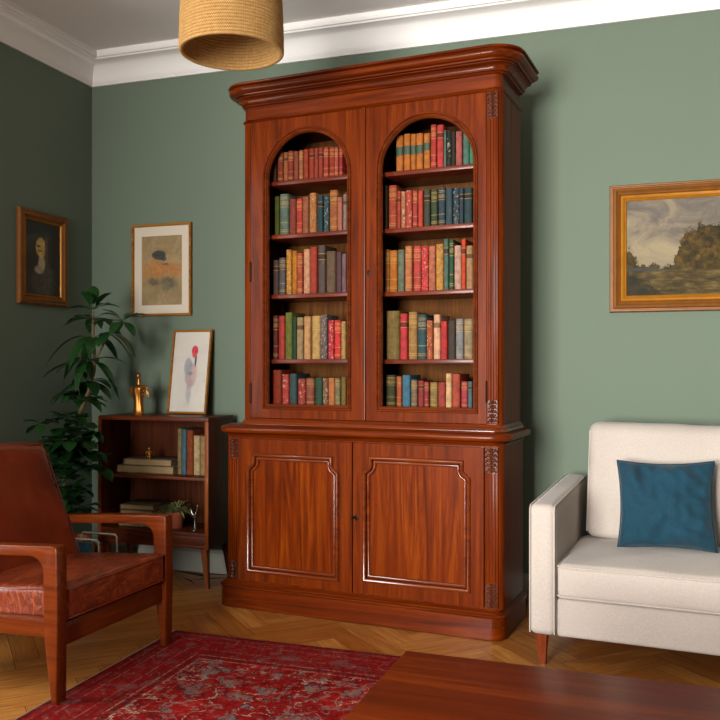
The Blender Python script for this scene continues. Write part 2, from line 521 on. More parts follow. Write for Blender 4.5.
bm = NB(); box(bm, XR, XR+W, YF-W, YB, -.1, ZC+.1); struct('wall_right', bm, M['green'], smooth=False)
bm = NB(); box(bm, XL, XR, YF, YB, ZC, ZC+.1); struct('ceiling', bm, M['ceil'], smooth=False)

def glass_mat():
    k = NT('window_glass')
    tr = k.n('ShaderNodeBsdfTransparent'); gl = k.n('ShaderNodeBsdfGlossy'); gl.inputs['Roughness'].default_value = .02
    mx = k.n('ShaderNodeMixShader'); mx.inputs[0].default_value = .06
    k.L(tr.outputs[0], mx.inputs[1]); k.L(gl.outputs[0], mx.inputs[2]); k.L(mx.outputs[0], k.out.inputs[0])
    return k.m
M['glass'] = glass_mat()
def window(name, ax, p, a0, a1, z0, z1, nx, nz):
    bm = NB(); f = .05; t = .05
    def b(u0, u1, q0, q1, tt=t):
        if ax == 'y': box(bm, p-tt/2, p+tt/2, u0, u1, q0, q1, .004)
        else: box(bm, u0, u1, p-tt/2, p+tt/2, q0, q1, .004)
    b(a0, a0+f, z0, z1); b(a1-f, a1, z0, z1); b(a0+f, a1-f, z0, z0+f); b(a0+f, a1-f, z1-f, z1)
    for i in range(1, nx):
        x = a0+(a1-a0)*i/nx; b(x-.015, x+.015, z0+f, z1-f, .03)
    for i in range(1, nz):
        z = z0+(z1-z0)*i/nz; b(a0+f, a1-f, z-.015, z+.015, .026)
    w = struct(name, bm, M['white'])
    bm = NB()
    if ax == 'y': box(bm, p-.003, p+.003, a0+f, a1-f, z0+f, z1-f)
    else: box(bm, a0+f, a1-f, p-.003, p+.003, z0+f, z1-f)
    link('pane', bm, M['glass'], w, smooth=False)
window('window_1', 'x', YF-.06, *WF, 2, 2)
window('window_2', 'y', XL-.06, *WN, 1, 2)

# cornice moulding round the ceiling
per = [(XL, YF), (XR, YF), (XR, YB), (XL, YB)]
prof = [(0, 2.783), (-.012, 2.783), (-.016, 2.793), (-.02, 2.800)]
for i in range(9):
    t = i/8*PI/2
    prof.append((-.022-.075*(1-cos(t)), 2.803+.097*sin(t)))
prof += [(-.104, 2.902), (-.108, 2.91), (-.118, 2.91), (-.122, 2.918), (-.122, 2.928), (-.112, 2.932), (-.112, 2.951), (0, 2.951)]
bm = NB(); sweep(bm, per, prof, 'xy'); struct('trim_1', bm, M['plaster'])
# skirting boards
def skirt(name, x0, x1, y0, y1):
    bm = NB(); box(bm, x0, x1, y0, y1, 0, .115, .004)
    if x1-x0 > y1-y0: box(bm, x0, x1, y0+.006 if y1 > 3 else y0, y1 if y1 > 3 else y1-.006, .108, .132, .004)
    else: box(bm, x0 if x0 < 0 else x0+.006, x1-.006 if x0 < 0 else x1, y0, y1, .108, .132, .004)
    struct(name, bm, M['base'])
skirt('baseboard_back', XL+.019, XR-.019, YB-.018, YB)
skirt('baseboard_left', XL, XL+.018, YF, YB)
skirt('baseboard_right', XR-.018, XR, YF, YB)
skirt('baseboard_front', XL+.019, XR-.019, YF, YF+.018)

# herringbone floor, one mesh
bm = NB()
uvl = bm.loops.layers.uv.new('UVMap'); tone = bm.faces.layers.float.new('tone')
w, n = .095, 5; Lp = w*n; g = .0008
def plank(cx, cy, horiz):
    hx, hy = (Lp/2-g, w/2-g) if horiz else (w/2-g, Lp/2-g)
    pts = [(cx-hx, cy-hy), (cx+hx, cy-hy), (cx+hx, cy+hy), (cx-hx, cy+hy)]
    r = 2**-.5
    P = [((a-b)*r-.25, (a+b)*r+1.42) for a, b in pts]
    mx = sum(p[0] for p in P)/4; my = sum(p[1] for p in P)/4
    if not (XL-.2 < mx < XR+.2 and YF-.2 < my < YB+.2): return
    P = [(min(max(a, XL), XR), min(max(b, YF), YB)) for a, b in P]
    vs = [bm.verts.new((a, b, 0)) for a, b in P]
    try: f = bm.faces.new(vs)
    except ValueError: return
    f[tone] = random.random(); ou, ov = random.random()*20, random.random()*20
    uvs = [(0, 0), (2*hx, 0), (2*hx, 2*hy), (0, 2*hy)] if horiz else [(0, 0), (0, 2*hx), (2*hy, 2*hx), (2*hy, 0)]
    for l, q in zip(f.loops, uvs): l[uvl].uv = (q[0]+ou, q[1]+ov)
for k_ in range(-70, 71):
    for m_ in range(-9, 10):
        x, y = k_*w + m_*2*Lp, k_*w
        if abs(x) > 6 or abs(y) > 6: continue
        plank(x+Lp/2, y+w/2, True)
        plank(x+Lp+w/2, y+w-Lp/2, False)
vs = [bm.verts.new(p) for p in ((XL, YF, -.0015), (XR, YF, -.0015), (XR, YB, -.0015), (XL, YB, -.0015))]
f = bm.faces.new(vs); f.material_index = 1
vs = [bm.verts.new(p) for p in ((XL-W, YF-W, -.1), (XR+W, YF-W, -.1), (XR+W, YB+W, -.1), (XL-W, YB+W, -.1))]
bm.faces.new(vs).material_index = 1
bmesh.ops.dissolve_degenerate(bm, dist=1e-5, edges=bm.edges)
me = bpy.data.meshes.new('floor')
for f in bm.faces:
    f.normal_update()
    if f.normal.z < 0: f.normal_flip()
bm.to_mesh(me); bm.free(); me.materials.append(M['floor']); me.materials.append(M['gap'])
fl = bpy.data.objects.new('floor', me); C.objects.link(fl); fl['kind'] = 'structure'

# ------------------------------------------------------------------ mahogany bookcase
CA = math.radians(-4.81)
CL = (-1.9327, 3.6456)
def cw(x, y, z=0): return (CL[0]+x*cos(CA)-y*sin(CA), CL[1]+x*sin(CA)+y*cos(CA), z)
cab = empty('bookcase_cabinet', (CL[0], CL[1], 0), CA, 'tall mahogany bookcase with arched open doors above and two panelled cupboard doors below', 'bookcase')
bm = NB(); fp = lambda o: footprint(-.028, 1.37, 0, .42, .06, o)
stack(bm, fp, [(-.006, 0), (0, .004), (0, .094), (.005, .097), (.007, .102), (.004, .106), (-.004, .108), (-.008, .111), (-.008, .114), (-.014, .117), (-.020, .123), (-.024, .129)])
link('plinth', bm, M['mahog_h'], cab)
bm = NB(); stack(bm, lambda o: footprint(.008, 1.362, .022, .40, .03, o), [(0, .126), (0, .824)])
link('lower_case', bm, M['mahog_v'], cab)
bm = NB(); lv = [(.0, .812), (.008, .814), (.012, .822), (.006, .828), (.022, .832)]
for i in range(9):
    t = -PI/2+PI*i/8; lv.append((.028+.014*cos(t), .849+.016*sin(t)))
lv += [(.012, .867), (.004, .872), (-.02, .873)]
stack(bm, lambda o: footprint(.008, 1.356, .022, .40, .045, o), lv)
link('waist_moulding', bm, M['mahog_h'], cab)

def arc(cx, cz, r, a0, a1, n): return [(cx+r*cos(math.radians(a0+(a1-a0)*i/n)), cz+r*sin(math.radians(a0+(a1-a0)*i/n))) for i in range(n+1)]
def panel_path(x0, x1, z0, z1, s=.038):
    # rectangle with shouldered concave upper corners, CCW
    p = [(x0, z0), (x1, z0), (x1, z1-s*1.75)]
    p += [(x1-s*.25, z1-s*1.55)] + arc(x1, z1-s*.75, s*.8, 222, 180, 4)[0:] + [(x1-s*.8, z1)]
    p += [(x0+s*.8, z1)] + arc(x0, z1-s*.75, s*.8, 0, -42, 4) + [(x0+s*.25, z1-s*1.55), (x0, z1-s*1.75)]
    return p
def lower_door(x0, x1, px0, px1, pz0, pz1, keyx):
    d = bpy.data.objects.new('cupboard_door', None); C.objects.link(d); d.parent = cab
    H = panel_path(px0, px1, pz0, pz1)
    bm = NB(); plate_hole(bm, [(x0, .137), (x1, .137), (x1, .806), (x0, .806)], H, .004, .022)
    o = link('cupboard_door', bm, M['mahog_v'], cab, smooth=False)
    bpy.data.objects.remove(d)
    bm = NB(); sweep(bm, H, bead(-.004, .013, .004, .012)+[(.013, .010), (-.004, .010)], 'xz')
    sweep(bm, H, bead(-.020, -.006, .010, .008)+[(-.006, .018), (-.020, .018)], 'xz')
    link('panel_moulding', bm, M['mahog_dark'], o)
    bm = NB()
    I = [(p[0]-nv.x*.004, p[1]-nv.y*.004) for p, nv in zip(H, normals2(H, True))]
    prism(bm, I, 'y', .014, .021)
    link('door_panel', bm, M['mahog_panel'], o, smooth=False)
    return o
dl = lower_door(.088, .679, .148, .604, .190, .728, .66)
dr = lower_door(.685, 1.284, .745, 1.216, .203, .738, .70)
def keyhole(parent, x, z, y):
    bm = NB()
    prism(bm, [(x+.008*cos(t*PI/6), z+.014*sin(t*PI/6)) for t in range(12)], 'y', y-.003, y, .001)
    ball(bm, (x, y-.004, z+.002), .004, (1, .8, 1)); 
    o = link('keyhole_plate', bm, M['iron'], parent)
keyhole(dr, .703, .474, .004)
bm = NB(); ball(bm, (0.689, -.010, .474), .007, (1, 1, 1)); tube(bm, [(0.689, .004, .474), (0.689, -.010, .474)], .003); link('knob', bm, M['iron'], dl)

def ornament(parent, x0, x1, z0, z1, y, down=True):
    bm = NB(); w_ = (x1-x0); cx = (x0+x1)/2; n = max(4, int((z1-z0)/.017)); rnd = random.Random(int(z0*1000)+int(x0*100))
    prism(bm, [(x0+.002, z0), (x1-.002, z0), (x1-.002, z1), (x0+.002, z1)], 'y', y-.0015, y+.002)
    for i in range(n):
        f = (i+.5)/n; z = z0+(z1-z0)*f
        g = f if down else 1-f
        ww = w_*(.20+.14*g); q = w_/.044
        for s in (-1, 1):
            R = Matrix.Rotation(s*(.5+.7*rnd.random()), 4, 'Y')
            ball(bm, (cx+s*ww*.62, y-.003, z), .0086*q, (.5, .6/q, 1.15), R, 8, 6)
            R = Matrix.Rotation(-s*(.6+.5*rnd.random()), 4, 'Y')
            ball(bm, (cx+s*ww*1.25, y-.002, z-.006+.006*rnd.random()), .0056*q, (.6, .9/q, 1.3), R, 8, 6)
            ball(bm, (cx+s*ww*.25, y-.005, z+.007), .0034*q, (1, 1, 1), None, 6, 5)
        ball(bm, (cx, y-.005, z), .0052*q, (.6, .9/q, 1.3), Matrix.Rotation(rnd.uniform(-.5, .5), 4, 'Y'), 8, 6)
    link('carved_ornament', bm, M['mahog_carve'], parent)
def pilaster(x0, x1, z0, z1, y, h1=.095, h0=.09):
    bm = NB(); box(bm, x0, x1, y-.006, y+.004, z0, z1, .001)
    w_ = x1-x0
    for i in range(3):
        xx = x0+w_*(.25+.25*i)
        prism(bm, [(xx-.004, y-.006), (xx-.002, y-.0095), (xx+.002, y-.0095), (xx+.004, y-.006)], 'z', z0+h0+.005, z1-h1-.005)
    o = link('pilaster', bm, M['mahog_v'], cab)
    ornament(o, x0, x1, z1-h1, z1-.004, y-.006, True); ornament(o, x0, x1, z0+.004, z0+h0, y-.006, False)
    return o
pilaster(.034, .082, .132, .808, .022)
pilaster(1.288, 1.343, .132, .808, .022, .105, .105)

# upper carcass
ub = .385
bm = NB(); prism(bm, [(.085, .078), (.091, .060), (.104, .05), (.1275, .05), (.1275, .09), (.123, .09), (.123, ub), (.085, ub)], 'z', .90, 2.314)
link('side_panel', bm, M['mahog_v'], cab)
bm = NB(); a = [(1.353-.03+.03*cos(t), .05+.03+.03*sin(t)) for t in [(-PI/2)+PI/2*i/7 for i in range(8)]]
prism(bm, [(1.286, .05)]+a+[(1.353, ub), (1.329, ub), (1.329, .10), (1.286, .10)], 'z', .90, 2.314)
link('side_panel', bm, M['mahog_v'], cab)
pilaster(1.290, 1.336, .905, 2.312, .05, .115, .10)
bm = NB(); box(bm, .1225, 1.3295, ub-.02, ub, .90, 2.312); link('back_board', bm, M['mahog_back'], cab, smooth=False)
bm = NB(); box(bm, .123, 1.329, .078, ub-.02, .945, .966); link('case_bottom', bm, M['mahog_shelf'], cab, smooth=False)
bm = NB(); box(bm, .123, 1.329, .078, ub-.02, 2.275, 2.312); link('case_top', bm, M['mahog_in'], cab, smooth=False)
bm = NB(); box(bm, .712, .736, .078, ub-.02, .966, 2.275); link('partition', bm, M['mahog_in'], cab, smooth=False)
SH = [('L1', 2.033), ('L2', 1.778), ('L3', 1.492), ('L4', 1.182), ('R1', 2.026), ('R2', 1.770), ('R3', 1.485), ('R4', 1.180)]
ZS = {}
for q, z in SH:
    ZS[q] = z
    x0, x1 = (.123, .712) if q[0] == 'L' else (.736, 1.329)
    bm = NB(); box(bm, x0, x1, .098, ub-.02, z-.020, z, .002); link('shelf', bm, M['mahog_shelf'], cab)
ZS['L5'] = ZS['R5'] = .966
# base strip of the upper part
bm = NB(); stack(bm, lambda o: footprint(.085, 1.349, .05, ub, .036, o), [(.020, .871), (.020, .876), (.014, .882), (.016, .887), (.008, .892), (.004, .898), (-.002, .902)])
link('base_moulding', bm, M['mahog_dark'], cab)

def arch_path(x0, x1, z0, zt):
    r = (x1-x0)/2; c = (x0+x1)/2
    return [(x0, z0), (x1, z0)] + [(c+r*cos(t), zt-r+r*sin(t)) for t in [PI*i/40 for i in range(41)]]
def upper_door(x0, x1, hx0, hx1, zt):
    H = arch_path(hx0, hx1, .966, zt)
    bm = NB(); plate_hole(bm, [(x0, .904), (x1, .904), (x1, 2.312), (x0, 2.312)], H, .050, .074)
    o = link('arched_door', bm, M['mahog_v'], cab, smooth=False)
    bm = NB()
    sweep(bm, H, bead(.011, .020, .051, .012)+[(.020, .056), (.011, .056)], 'xz')
    sweep(bm, H, bead(.001, .010, .053, .010)+[(.010, .06), (.001, .06)], 'xz')
    sweep(bm, H, [(.0, .052), (.0, .073), (-.003, .073), (-.004, .066), (-.003, .056)], 'xz')
    link('arch_moulding', bm, M['mahog_dark'], o)
    return o
ul = upper_door(.1295, .7195, .217, .636, 2.243)
ur = upper_door(.7245, 1.284, .799, 1.228, 2.240)
bm = NB(); prism(bm, [(.711, .05), (.713, .042), (.720, .040), (.727, .042), (.729, .05)], 'z', .905, 2.312); link('astragal', bm, M['mahog_v'], ur)
keyhole(ur, .742, 1.569, .05)
for x, zs in ((.1285, (1.02, 1.60)), (1.2855, (1.04,))):
    for z in zs:
        bm = NB(); tube(bm, [(x, .046, z-.04), (x, .046, z+.04)], .0045); ball(bm, (x, .046, z+.043), .005); ball(bm, (x, .046, z-.043), .005)
        link('hinge', bm, M['iron'], cab)

# frieze and cornice
bm = NB()
cfp = lambda o: footprint(.085, 1.349, .05, ub, .036, o, 12)
lv = [(0, 2.312), (.008, 2.314), (.012, 2.319), (.008, 2.324), (.004, 2.326), (.004, 2.330), (.0, 2.332), (.0, 2.386)]
stack(bm, cfp, lv); link('frieze', bm, M['mahog_h'], cab)
bm = NB()
lv = [(.002, 2.386), (.010, 2.388), (.013, 2.392), (.010, 2.396), (.018, 2.398), (.018, 2.403)]
for i in range(6):
    t = i/5*PI/2; lv.append((.020+.020*(1-cos(t)), 2.404+.018*sin(t)))
lv += [(.046, 2.423), (.046, 2.427), (.040, 2.430), (.052, 2.432), (.054, 2.437)]
for i in range(9):
    t = -PI/2+PI*i/8*.9; lv.append((.062+.018*cos(t), 2.455+.016*sin(t)))
lv += [(.072, 2.472), (.082, 2.474), (.084, 2.478), (.082, 2.483), (.02, 2.484)]
stack(bm, lambda o: footprint(.081, 1.356, .05, ub, .05, o, 12), lv)
link('cornice', bm, M['mahog_h'], cab)

# ------------------------------------------------------------------ books
def add_book(bm, w_, h_, d_, r=.25, hubs=0):
    """cover: rounded spine facing -y at y=0, x 0..w"""
    pts = []; b = w_*.22
    for i in range(9):
        t = PI*i/8; pts.append((w_/2-w_/2*cos(t), b-b*sin(t)))
    t_ = min(.0022, w_*.12)
    pts += [(w_, d_), (w_-t_, d_), (w_-t_, b+.004), (t_, b+.004), (t_, d_), (0, d_)]
    prism(bm, pts, 'z', 0, h_)
    for i in range(hubs):
        z = h_*(.2+.6*i/max(1, hubs-1))
        p2 = [(w_/2-(w_/2)*cos(PI*j/8), b-b*sin(PI*j/8)-.0014) for j in range(9)]
        prism(bm, p2+[(w_-.001, b+.001), (.001, b+.001)], 'z', z-.0015, z+.0015)
def make_book(w_, h_, d_, col, kind, label, group, loc, rz, hubs=0, ry=0.0, band=None):
    bm = NB(); add_book(bm, w_, h_, d_, hubs=hubs)
    o = link('book', bm, M['book_'+kind], None, angle=50, loc=loc, rot=(0, ry, rz))
    o.color = lin(col); tag(o, label, 'book', group)
    bm = NB(); t_ = min(.0022, w_*.12)
    box(bm, t_+.0001, w_-t_-.0001, w_*.22+.0045, d_-.004, .003, h_-.004)
    link('page_block', bm, M['pages'], o, smooth=False)
    if band:
        bm = NB(); b = w_*.22
        p2 = [(w_/2-(w_/2+.0003)*cos(PI*j/8), b-(b)*sin(PI*j/8)-.0006) for j in range(9)]
        z0, z1 = band
        prism(bm, p2, 'z', h_*z0, h_*z1)
        link('title_band', bm, M['green_band'], o)['label'] = 'dark green title band'
    return o
BK = {
'L1': '0.214,0.020,0.140,3a1408 0.238,0.029,0.147,8a3a24 0.269,0.024,0.141,a0603a 0.295,0.029,0.144,8c3826 0.327,0.025,0.139,8a4a34 0.355,0.021,0.141,a86a44 0.379,0.025,0.143,a04028 0.407,0.026,0.144,a03c24 0.435,0.020,0.143,9a4434 0.457,0.023,0.144,9c3c30 0.482,0.027,0.143,a84434 0.512,0.027,0.141,a03a28 0.542,0.019,0.136,b85a48 0.565,0.017,0.136,a83030',
'L2': '0.222,0.024,0.188,4a5a10 0.248,0.048,0.197,5f7a70 0.302,0.034,0.170,8a3f34 0.339,0.031,0.169,c0443a 0.373,0.033,0.174,9a5f42 0.410,0.036,0.189,b07840 0.454,0.027,0.174,1f4650 0.483,0.027,0.170,24505e 0.514,0.041,0.195,a5653a 0.557,0.024,0.157,b0705e 0.584,0.019,0.172,8f7f7c',
'L3': '0.212,0.032,0.169,4a3a38 0.246,0.034,0.178,5a5d62 0.286,0.028,0.215,c08a2c 0.316,0.026,0.208,c07f20 0.344,0.029,0.195,b0553a 0.377,0.033,0.213,d0a080 0.412,0.037,0.221,a84030 0.454,0.038,0.227,57504c 0.496,0.049,0.196,6b5a48 0.549,0.028,0.190,5a4048 0.580,0.022,0.180,7a6470',
'L4': '0.212,0.027,0.212,5a2018 0.243,0.034,0.210,b03c38 0.280,0.038,0.225,66762c 0.320,0.019,0.204,1f4a38 0.342,0.035,0.200,a09068 0.381,0.035,0.204,c8a070 0.421,0.045,0.206,c0a468 0.468,0.035,0.209,6a6064 0.509,0.028,0.182,c03040 0.539,0.033,0.183,d03838 0.575,0.023,0.176,a89050',
'L5': '0.207,0.053,0.166,8a3010 0.263,0.035,0.145,b0403a 0.303,0.038,0.148,35565a 0.346,0.040,0.125,a03a34 0.391,0.043,0.128,8f5040 0.440,0.037,0.130,285440 0.478,0.027,0.128,80604a 0.507,0.032,0.129,c07a48 0.543,0.027,0.128,80805c 0.574,0.024,0.134,7a6a34',
'R1': '0.848,0.034,0.165,c07830 0.886,0.031,0.168,c07830 0.920,0.024,0.164,b8742e 0.945,0.032,0.164,c07830 0.981,0.029,0.160,c47c36 1.014,0.026,0.195,b03c38 1.043,0.030,0.191,c04440 1.075,0.011,0.164,5a7a78 1.089,0.018,0.162,202a24 1.108,0.020,0.156,2c2c22 1.129,0.029,0.153,b0605c 1.162,0.028,0.149,4f8074 1.192,0.017,0.123,3f9070',
'R2': '0.790,0.016,0.201,3a3a2a 0.813,0.038,0.199,b04c34 0.853,0.017,0.170,b04a38 0.872,0.022,0.167,b07050 0.896,0.029,0.169,b84a3c 0.927,0.023,0.167,a84440 0.953,0.022,0.165,c04a38 0.981,0.029,0.167,3c4a40 1.014,0.030,0.164,3c5036 1.049,0.031,0.169,344a58 1.083,0.031,0.164,34505e 1.117,0.027,0.163,2e4654 1.145,0.019,0.161,2c4454 1.167,0.036,0.159,28464e',
'R3': '0.790,0.026,0.195,8a5824 0.817,0.037,0.189,c07820 0.857,0.031,0.190,6a7c6c 0.892,0.033,0.205,c07a50 0.932,0.035,0.203,c04a48 0.969,0.033,0.202,c43a3c 1.004,0.031,0.199,bc7458 1.037,0.035,0.206,c09040 1.075,0.021,0.227,4a7268 1.098,0.020,0.223,2c5a40 1.121,0.032,0.195,c4a294 1.155,0.019,0.221,c84c28 1.176,0.030,0.191,a88a64',
'R4': '0.798,0.066,0.221,80703c 0.868,0.035,0.207,c03840 0.907,0.042,0.214,a08048 0.951,0.041,0.201,2f5660 0.994,0.029,0.173,a8562c 1.026,0.031,0.199,dcb494 1.059,0.031,0.169,bc3434 1.093,0.034,0.171,443e38 1.129,0.035,0.178,848c94 1.166,0.040,0.177,968c70',
'R5': '0.796,0.047,0.144,3a4424 0.850,0.024,0.138,b05c38 0.878,0.038,0.144,3f7c9c 0.920,0.029,0.123,80705c 0.953,0.027,0.119,943838 0.983,0.022,0.114,983c40 1.009,0.035,0.113,908048 1.047,0.034,0.112,a4443c 1.083,0.027,0.152,d8b888 1.112,0.036,0.150,b0503c 1.153,0.029,0.117,a8404c 1.185,0.019,0.117,50707a'}
PAL = {'near-black brown': '3a1408', 'brown': '8a5a3c', 'reddish brown': '8c3c26', 'tan': 'a8764c', 'brick red': 'a44030', 'bright red': 'c43a3c', 'dusty red': 'a8504a',
 'olive green': '5a6420', 'grey green': '627a6e', 'ochre yellow': 'c08a2c', 'orange brown': 'c07830', 'dark teal': '28505a', 'charcoal grey': '504c4a', 'slate grey': '5a5d62', 'pale pink': 'cca48c',
 'plum brown': '5a4048', 'dark green': '245038', 'beige': 'b8a070', 'drab khaki': '908058', 'black green': '26302a', 'turquoise green': '489078', 'navy blue': '304a58',
 'cream': 'dcb890', 'pale grey': '848c94', 'sky blue': '3f7c9c', 'orange red': 'c84c28', 'rose pink': 'b0645c', 'crimson': 'a84048', 'moss green': '66762c', 'mauve grey': '867478'}
def cname(h):
    a = lin(h)
    def d(q):
        b = lin(q); return sum((a[i]**.45-b[i]**.45)**2 for i in range(3))
    return min(PAL, key=lambda q: d(PAL[q]))
ORD = ['first', 'second', 'third', 'fourth', 'fifth', 'sixth', 'seventh', 'eighth', 'ninth', 'tenth', 'eleventh', 'twelfth', 'thirteenth', 'fourteenth']
SN = {'1': 'top', '2': 'second', '3': 'middle', '4': 'fourth', '5': 'bottom'}
for q, s in BK.items():
    items = []
    for t in s.split():
        x, w_, h_, c_ = t.split(','); items.append((float(x), float(w_), float(h_), c_))
    names = [cname(i[3]) for i in items]
    side = 'left' if q[0] == 'L' else 'right'
    shelf = SN[q[1]]
    hs = [i[2] for i in items]
    for i, (x, w_, h_, c_) in enumerate(items):
        nm = names[i]; N = len(items)
        if names.count(nm) == 1: lab = f'{nm} book on the {shelf} shelf behind the {side} arched door'
        else:
            pair = (names[i-1] if i else None, names[i+1] if i < N-1 else None)
            same = [j for j in range(N) if names[j] == nm and ((names[j-1] if j else None), (names[j+1] if j < N-1 else None)) == pair]
            if i == 0: lab = f'{nm} book at left end of the {shelf} shelf, {side} arched door'
            elif i == N-1: lab = f'{nm} book at right end of the {shelf} shelf, {side} arched door'
            else: lab = f'{nm} book, {ORD[i]} from left on the {shelf} shelf of {side} arched door'
        z = ZS[q] + .0005
        rnd = random.Random(hash((i, q[1], side == 'left')) & 0xffff if False else int(x*1000)+int(h_*1000))
        kind = rnd.choice(['plain', 'plain', 'gilt', 'label', 'gilt', 'spots']) if q != 'R1' or i > 4 else 'plain'
        if q == 'L1': kind = rnd.choice(['plain', 'gilt', 'label'])
        band = None
        if q == 'R1' and i < 5: band = (.44, .68) if i < 4 else (.52, .74)
        w2 = w_ - .0012
        dy = .112 + rnd.uniform(0, .006)
        if band: dy = .113
        h_ *= .99
        make_book(w2, h_, rnd.uniform(.13, .155), c_, kind, lab, f'old books on the {shelf} shelf of the {side} side', cw(x, dy, z), CA, hubs=(4 if kind == 'gilt' and rnd.random() < .5 else 0), band=band)

# ------------------------------------------------------------------ low walnut bookcase
BX0, BX1, BY0, BY1 = -2.803, -2.137, 3.882, 4.165
lb = empty('low_bookcase', (BX0, BY0, 0), 0, 'small dark walnut bookcase on tapered legs beside the tall mahogany bookcase', 'bookcase')
w_, d_ = BX1-BX0, BY1-BY0
bm = NB(); box(bm, 0, w_, 0, d_, .862, .884, .003); link('top_board', bm, M['walnut'], lb)
for x0 in (0, w_-.020):
    bm = NB(); box(bm, x0, x0+.020, .003, d_, .205, .862, .001); s_ = link('side_panel', bm, M['walnut_v'], lb)
    bm = NB(); box(bm, x0-.0005, x0+.0205, -.001, .003, .205, .862, .0005); link('edge_strip', bm, M['walnut_edge'], s_)
bm = NB(); box(bm, .02, w_-.02, d_-.012, d_, .205, .862); link('back_board', bm, M['walnut_in'], lb, smooth=False)
bm = NB(); box(bm, .02, w_-.02, .006, d_-.012, .556, .573, .002); link('shelf', bm, M['walnut'], lb)
bm = NB(); box(bm, .02, w_-.02, .0, d_-.012, .268, .287, .002); link('bottom_shelf', bm, M['walnut'], lb)
bm = NB(); box(bm, .02, w_-.02, .004, .020, .222, .268, .001); box(bm, .02, w_-.02, .002, .022, .205, .222, .002); link('apron', bm, M['walnut'], lb)
for sx in (0, 1):
    for sy in (0, 1):
        tx = .035 if sx == 0 else w_-.035; ty = .03 if sy == 0 else d_-.03
        fx = tx + (-.012 if sx == 0 else .022); fy = ty + (-.012 if sy == 0 else .012)
        bm = NB(); A = []
        for (cx, cy, r, z) in ((fx, fy, .009, 0), (tx, ty, .017, .206)):
            A.append([bm.verts.new((cx+a_*r, cy+b_*r, z)) for a_, b_ in ((-1, -1), (1, -1), (1, 1), (-1, 1))])
        for i in range(4): bm.faces.new((A[0][i], A[0][(i+1) % 4], A[1][(i+1) % 4], A[1][i]))
        bm.faces.new(A[0][::-1]); bm.faces.new(A[1])
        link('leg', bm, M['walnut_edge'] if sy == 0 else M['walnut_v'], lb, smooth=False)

# upright books in it
zz = .5735
row = [(.428, .026, .243, '8c8460', 'narrow olive-tan book at the left of the upright books on the low bookcase'),
       (.455, .026, .240, '4a7c94', 'blue book standing upright on the low bookcase shelf'),
       (.483, .038, .236, '9a4a20', 'orange-brown book standing upright on the low bookcase shelf'),
       (.524, .038, .208, 'd0c094', 'cream book standing upright on the low bookcase shelf'),
       (.565, .032, .206, 'a89468', 'tan book at right end of the upright books on the low bookcase')]
for x, bw, bh, c_, lab in row:
    make_book(bw-.001, bh, .16, c_, 'plain', lab, 'upright books on the low bookcase', (BX0+x, BY0+.095, zz), 0)
# lying books
def lying(name, x0, x1, y0, y1, z0, h_, col, label, group, rz=0.0, cat='book', mat='book_plain'):
    w_, d_ = x1-x0, y1-y0
    bm = NB(); t_ = .003
    box(bm, 0, w_, 0, d_, 0, t_, .001); box(bm, 0, w_, 0, d_, h_-t_, h_, .001)
    box(bm, 0, t_*1.6, 0, d_, t_, h_-t_, .001)
    o = link(name, bm, M[mat], None, loc=(x0, y0, z0), rot=(0, 0, rz)); o.color = lin(col); tag(o, label, cat, group)
    bm = NB(); box(bm, t_*1.6+.0003, w_-.006, .004, d_-.004, t_+.0001, h_-t_-.0001); link('page_block', bm, M['pages'], o, smooth=False)
    return o
lying('book', BX0+.066, BX0+.418, BY0+.075, BY0+.262, zz, .040, '8c8058', 'large tan book lying at the bottom of the shelf stack', 'lying books under the small figurine')
lying('book', BX0+.100, BX0+.400, BY0+.085, BY0+.255, zz+.0405, .034, '7c7a70', 'grey book lying on top of the tan one under the small figurine', 'lying books under the small figurine')
zb = .2875
lying('folder', BX0+.09, BX0+.315, BY0+.05, BY0+.255, zb, .048, '60543a', 'thick brown folder lying lowest on the bottom shelf of the low bookcase', 'folders on the bottom shelf', cat='folder')
lying('folder', BX0+.10, BX0+.300, BY0+.055, BY0+.250, zb+.0485, .040, '74684a', 'tan folder in the middle of the pile on the bottom shelf', 'folders on the bottom shelf', cat='folder')
lying('folder', BX0+.095, BX0+.300, BY0+.060, BY0+.245, zb+.089, .026, '8c7c5c', 'khaki folder lying on top of the pile on the bottom shelf', 'folders on the bottom shelf', .03, cat='folder')

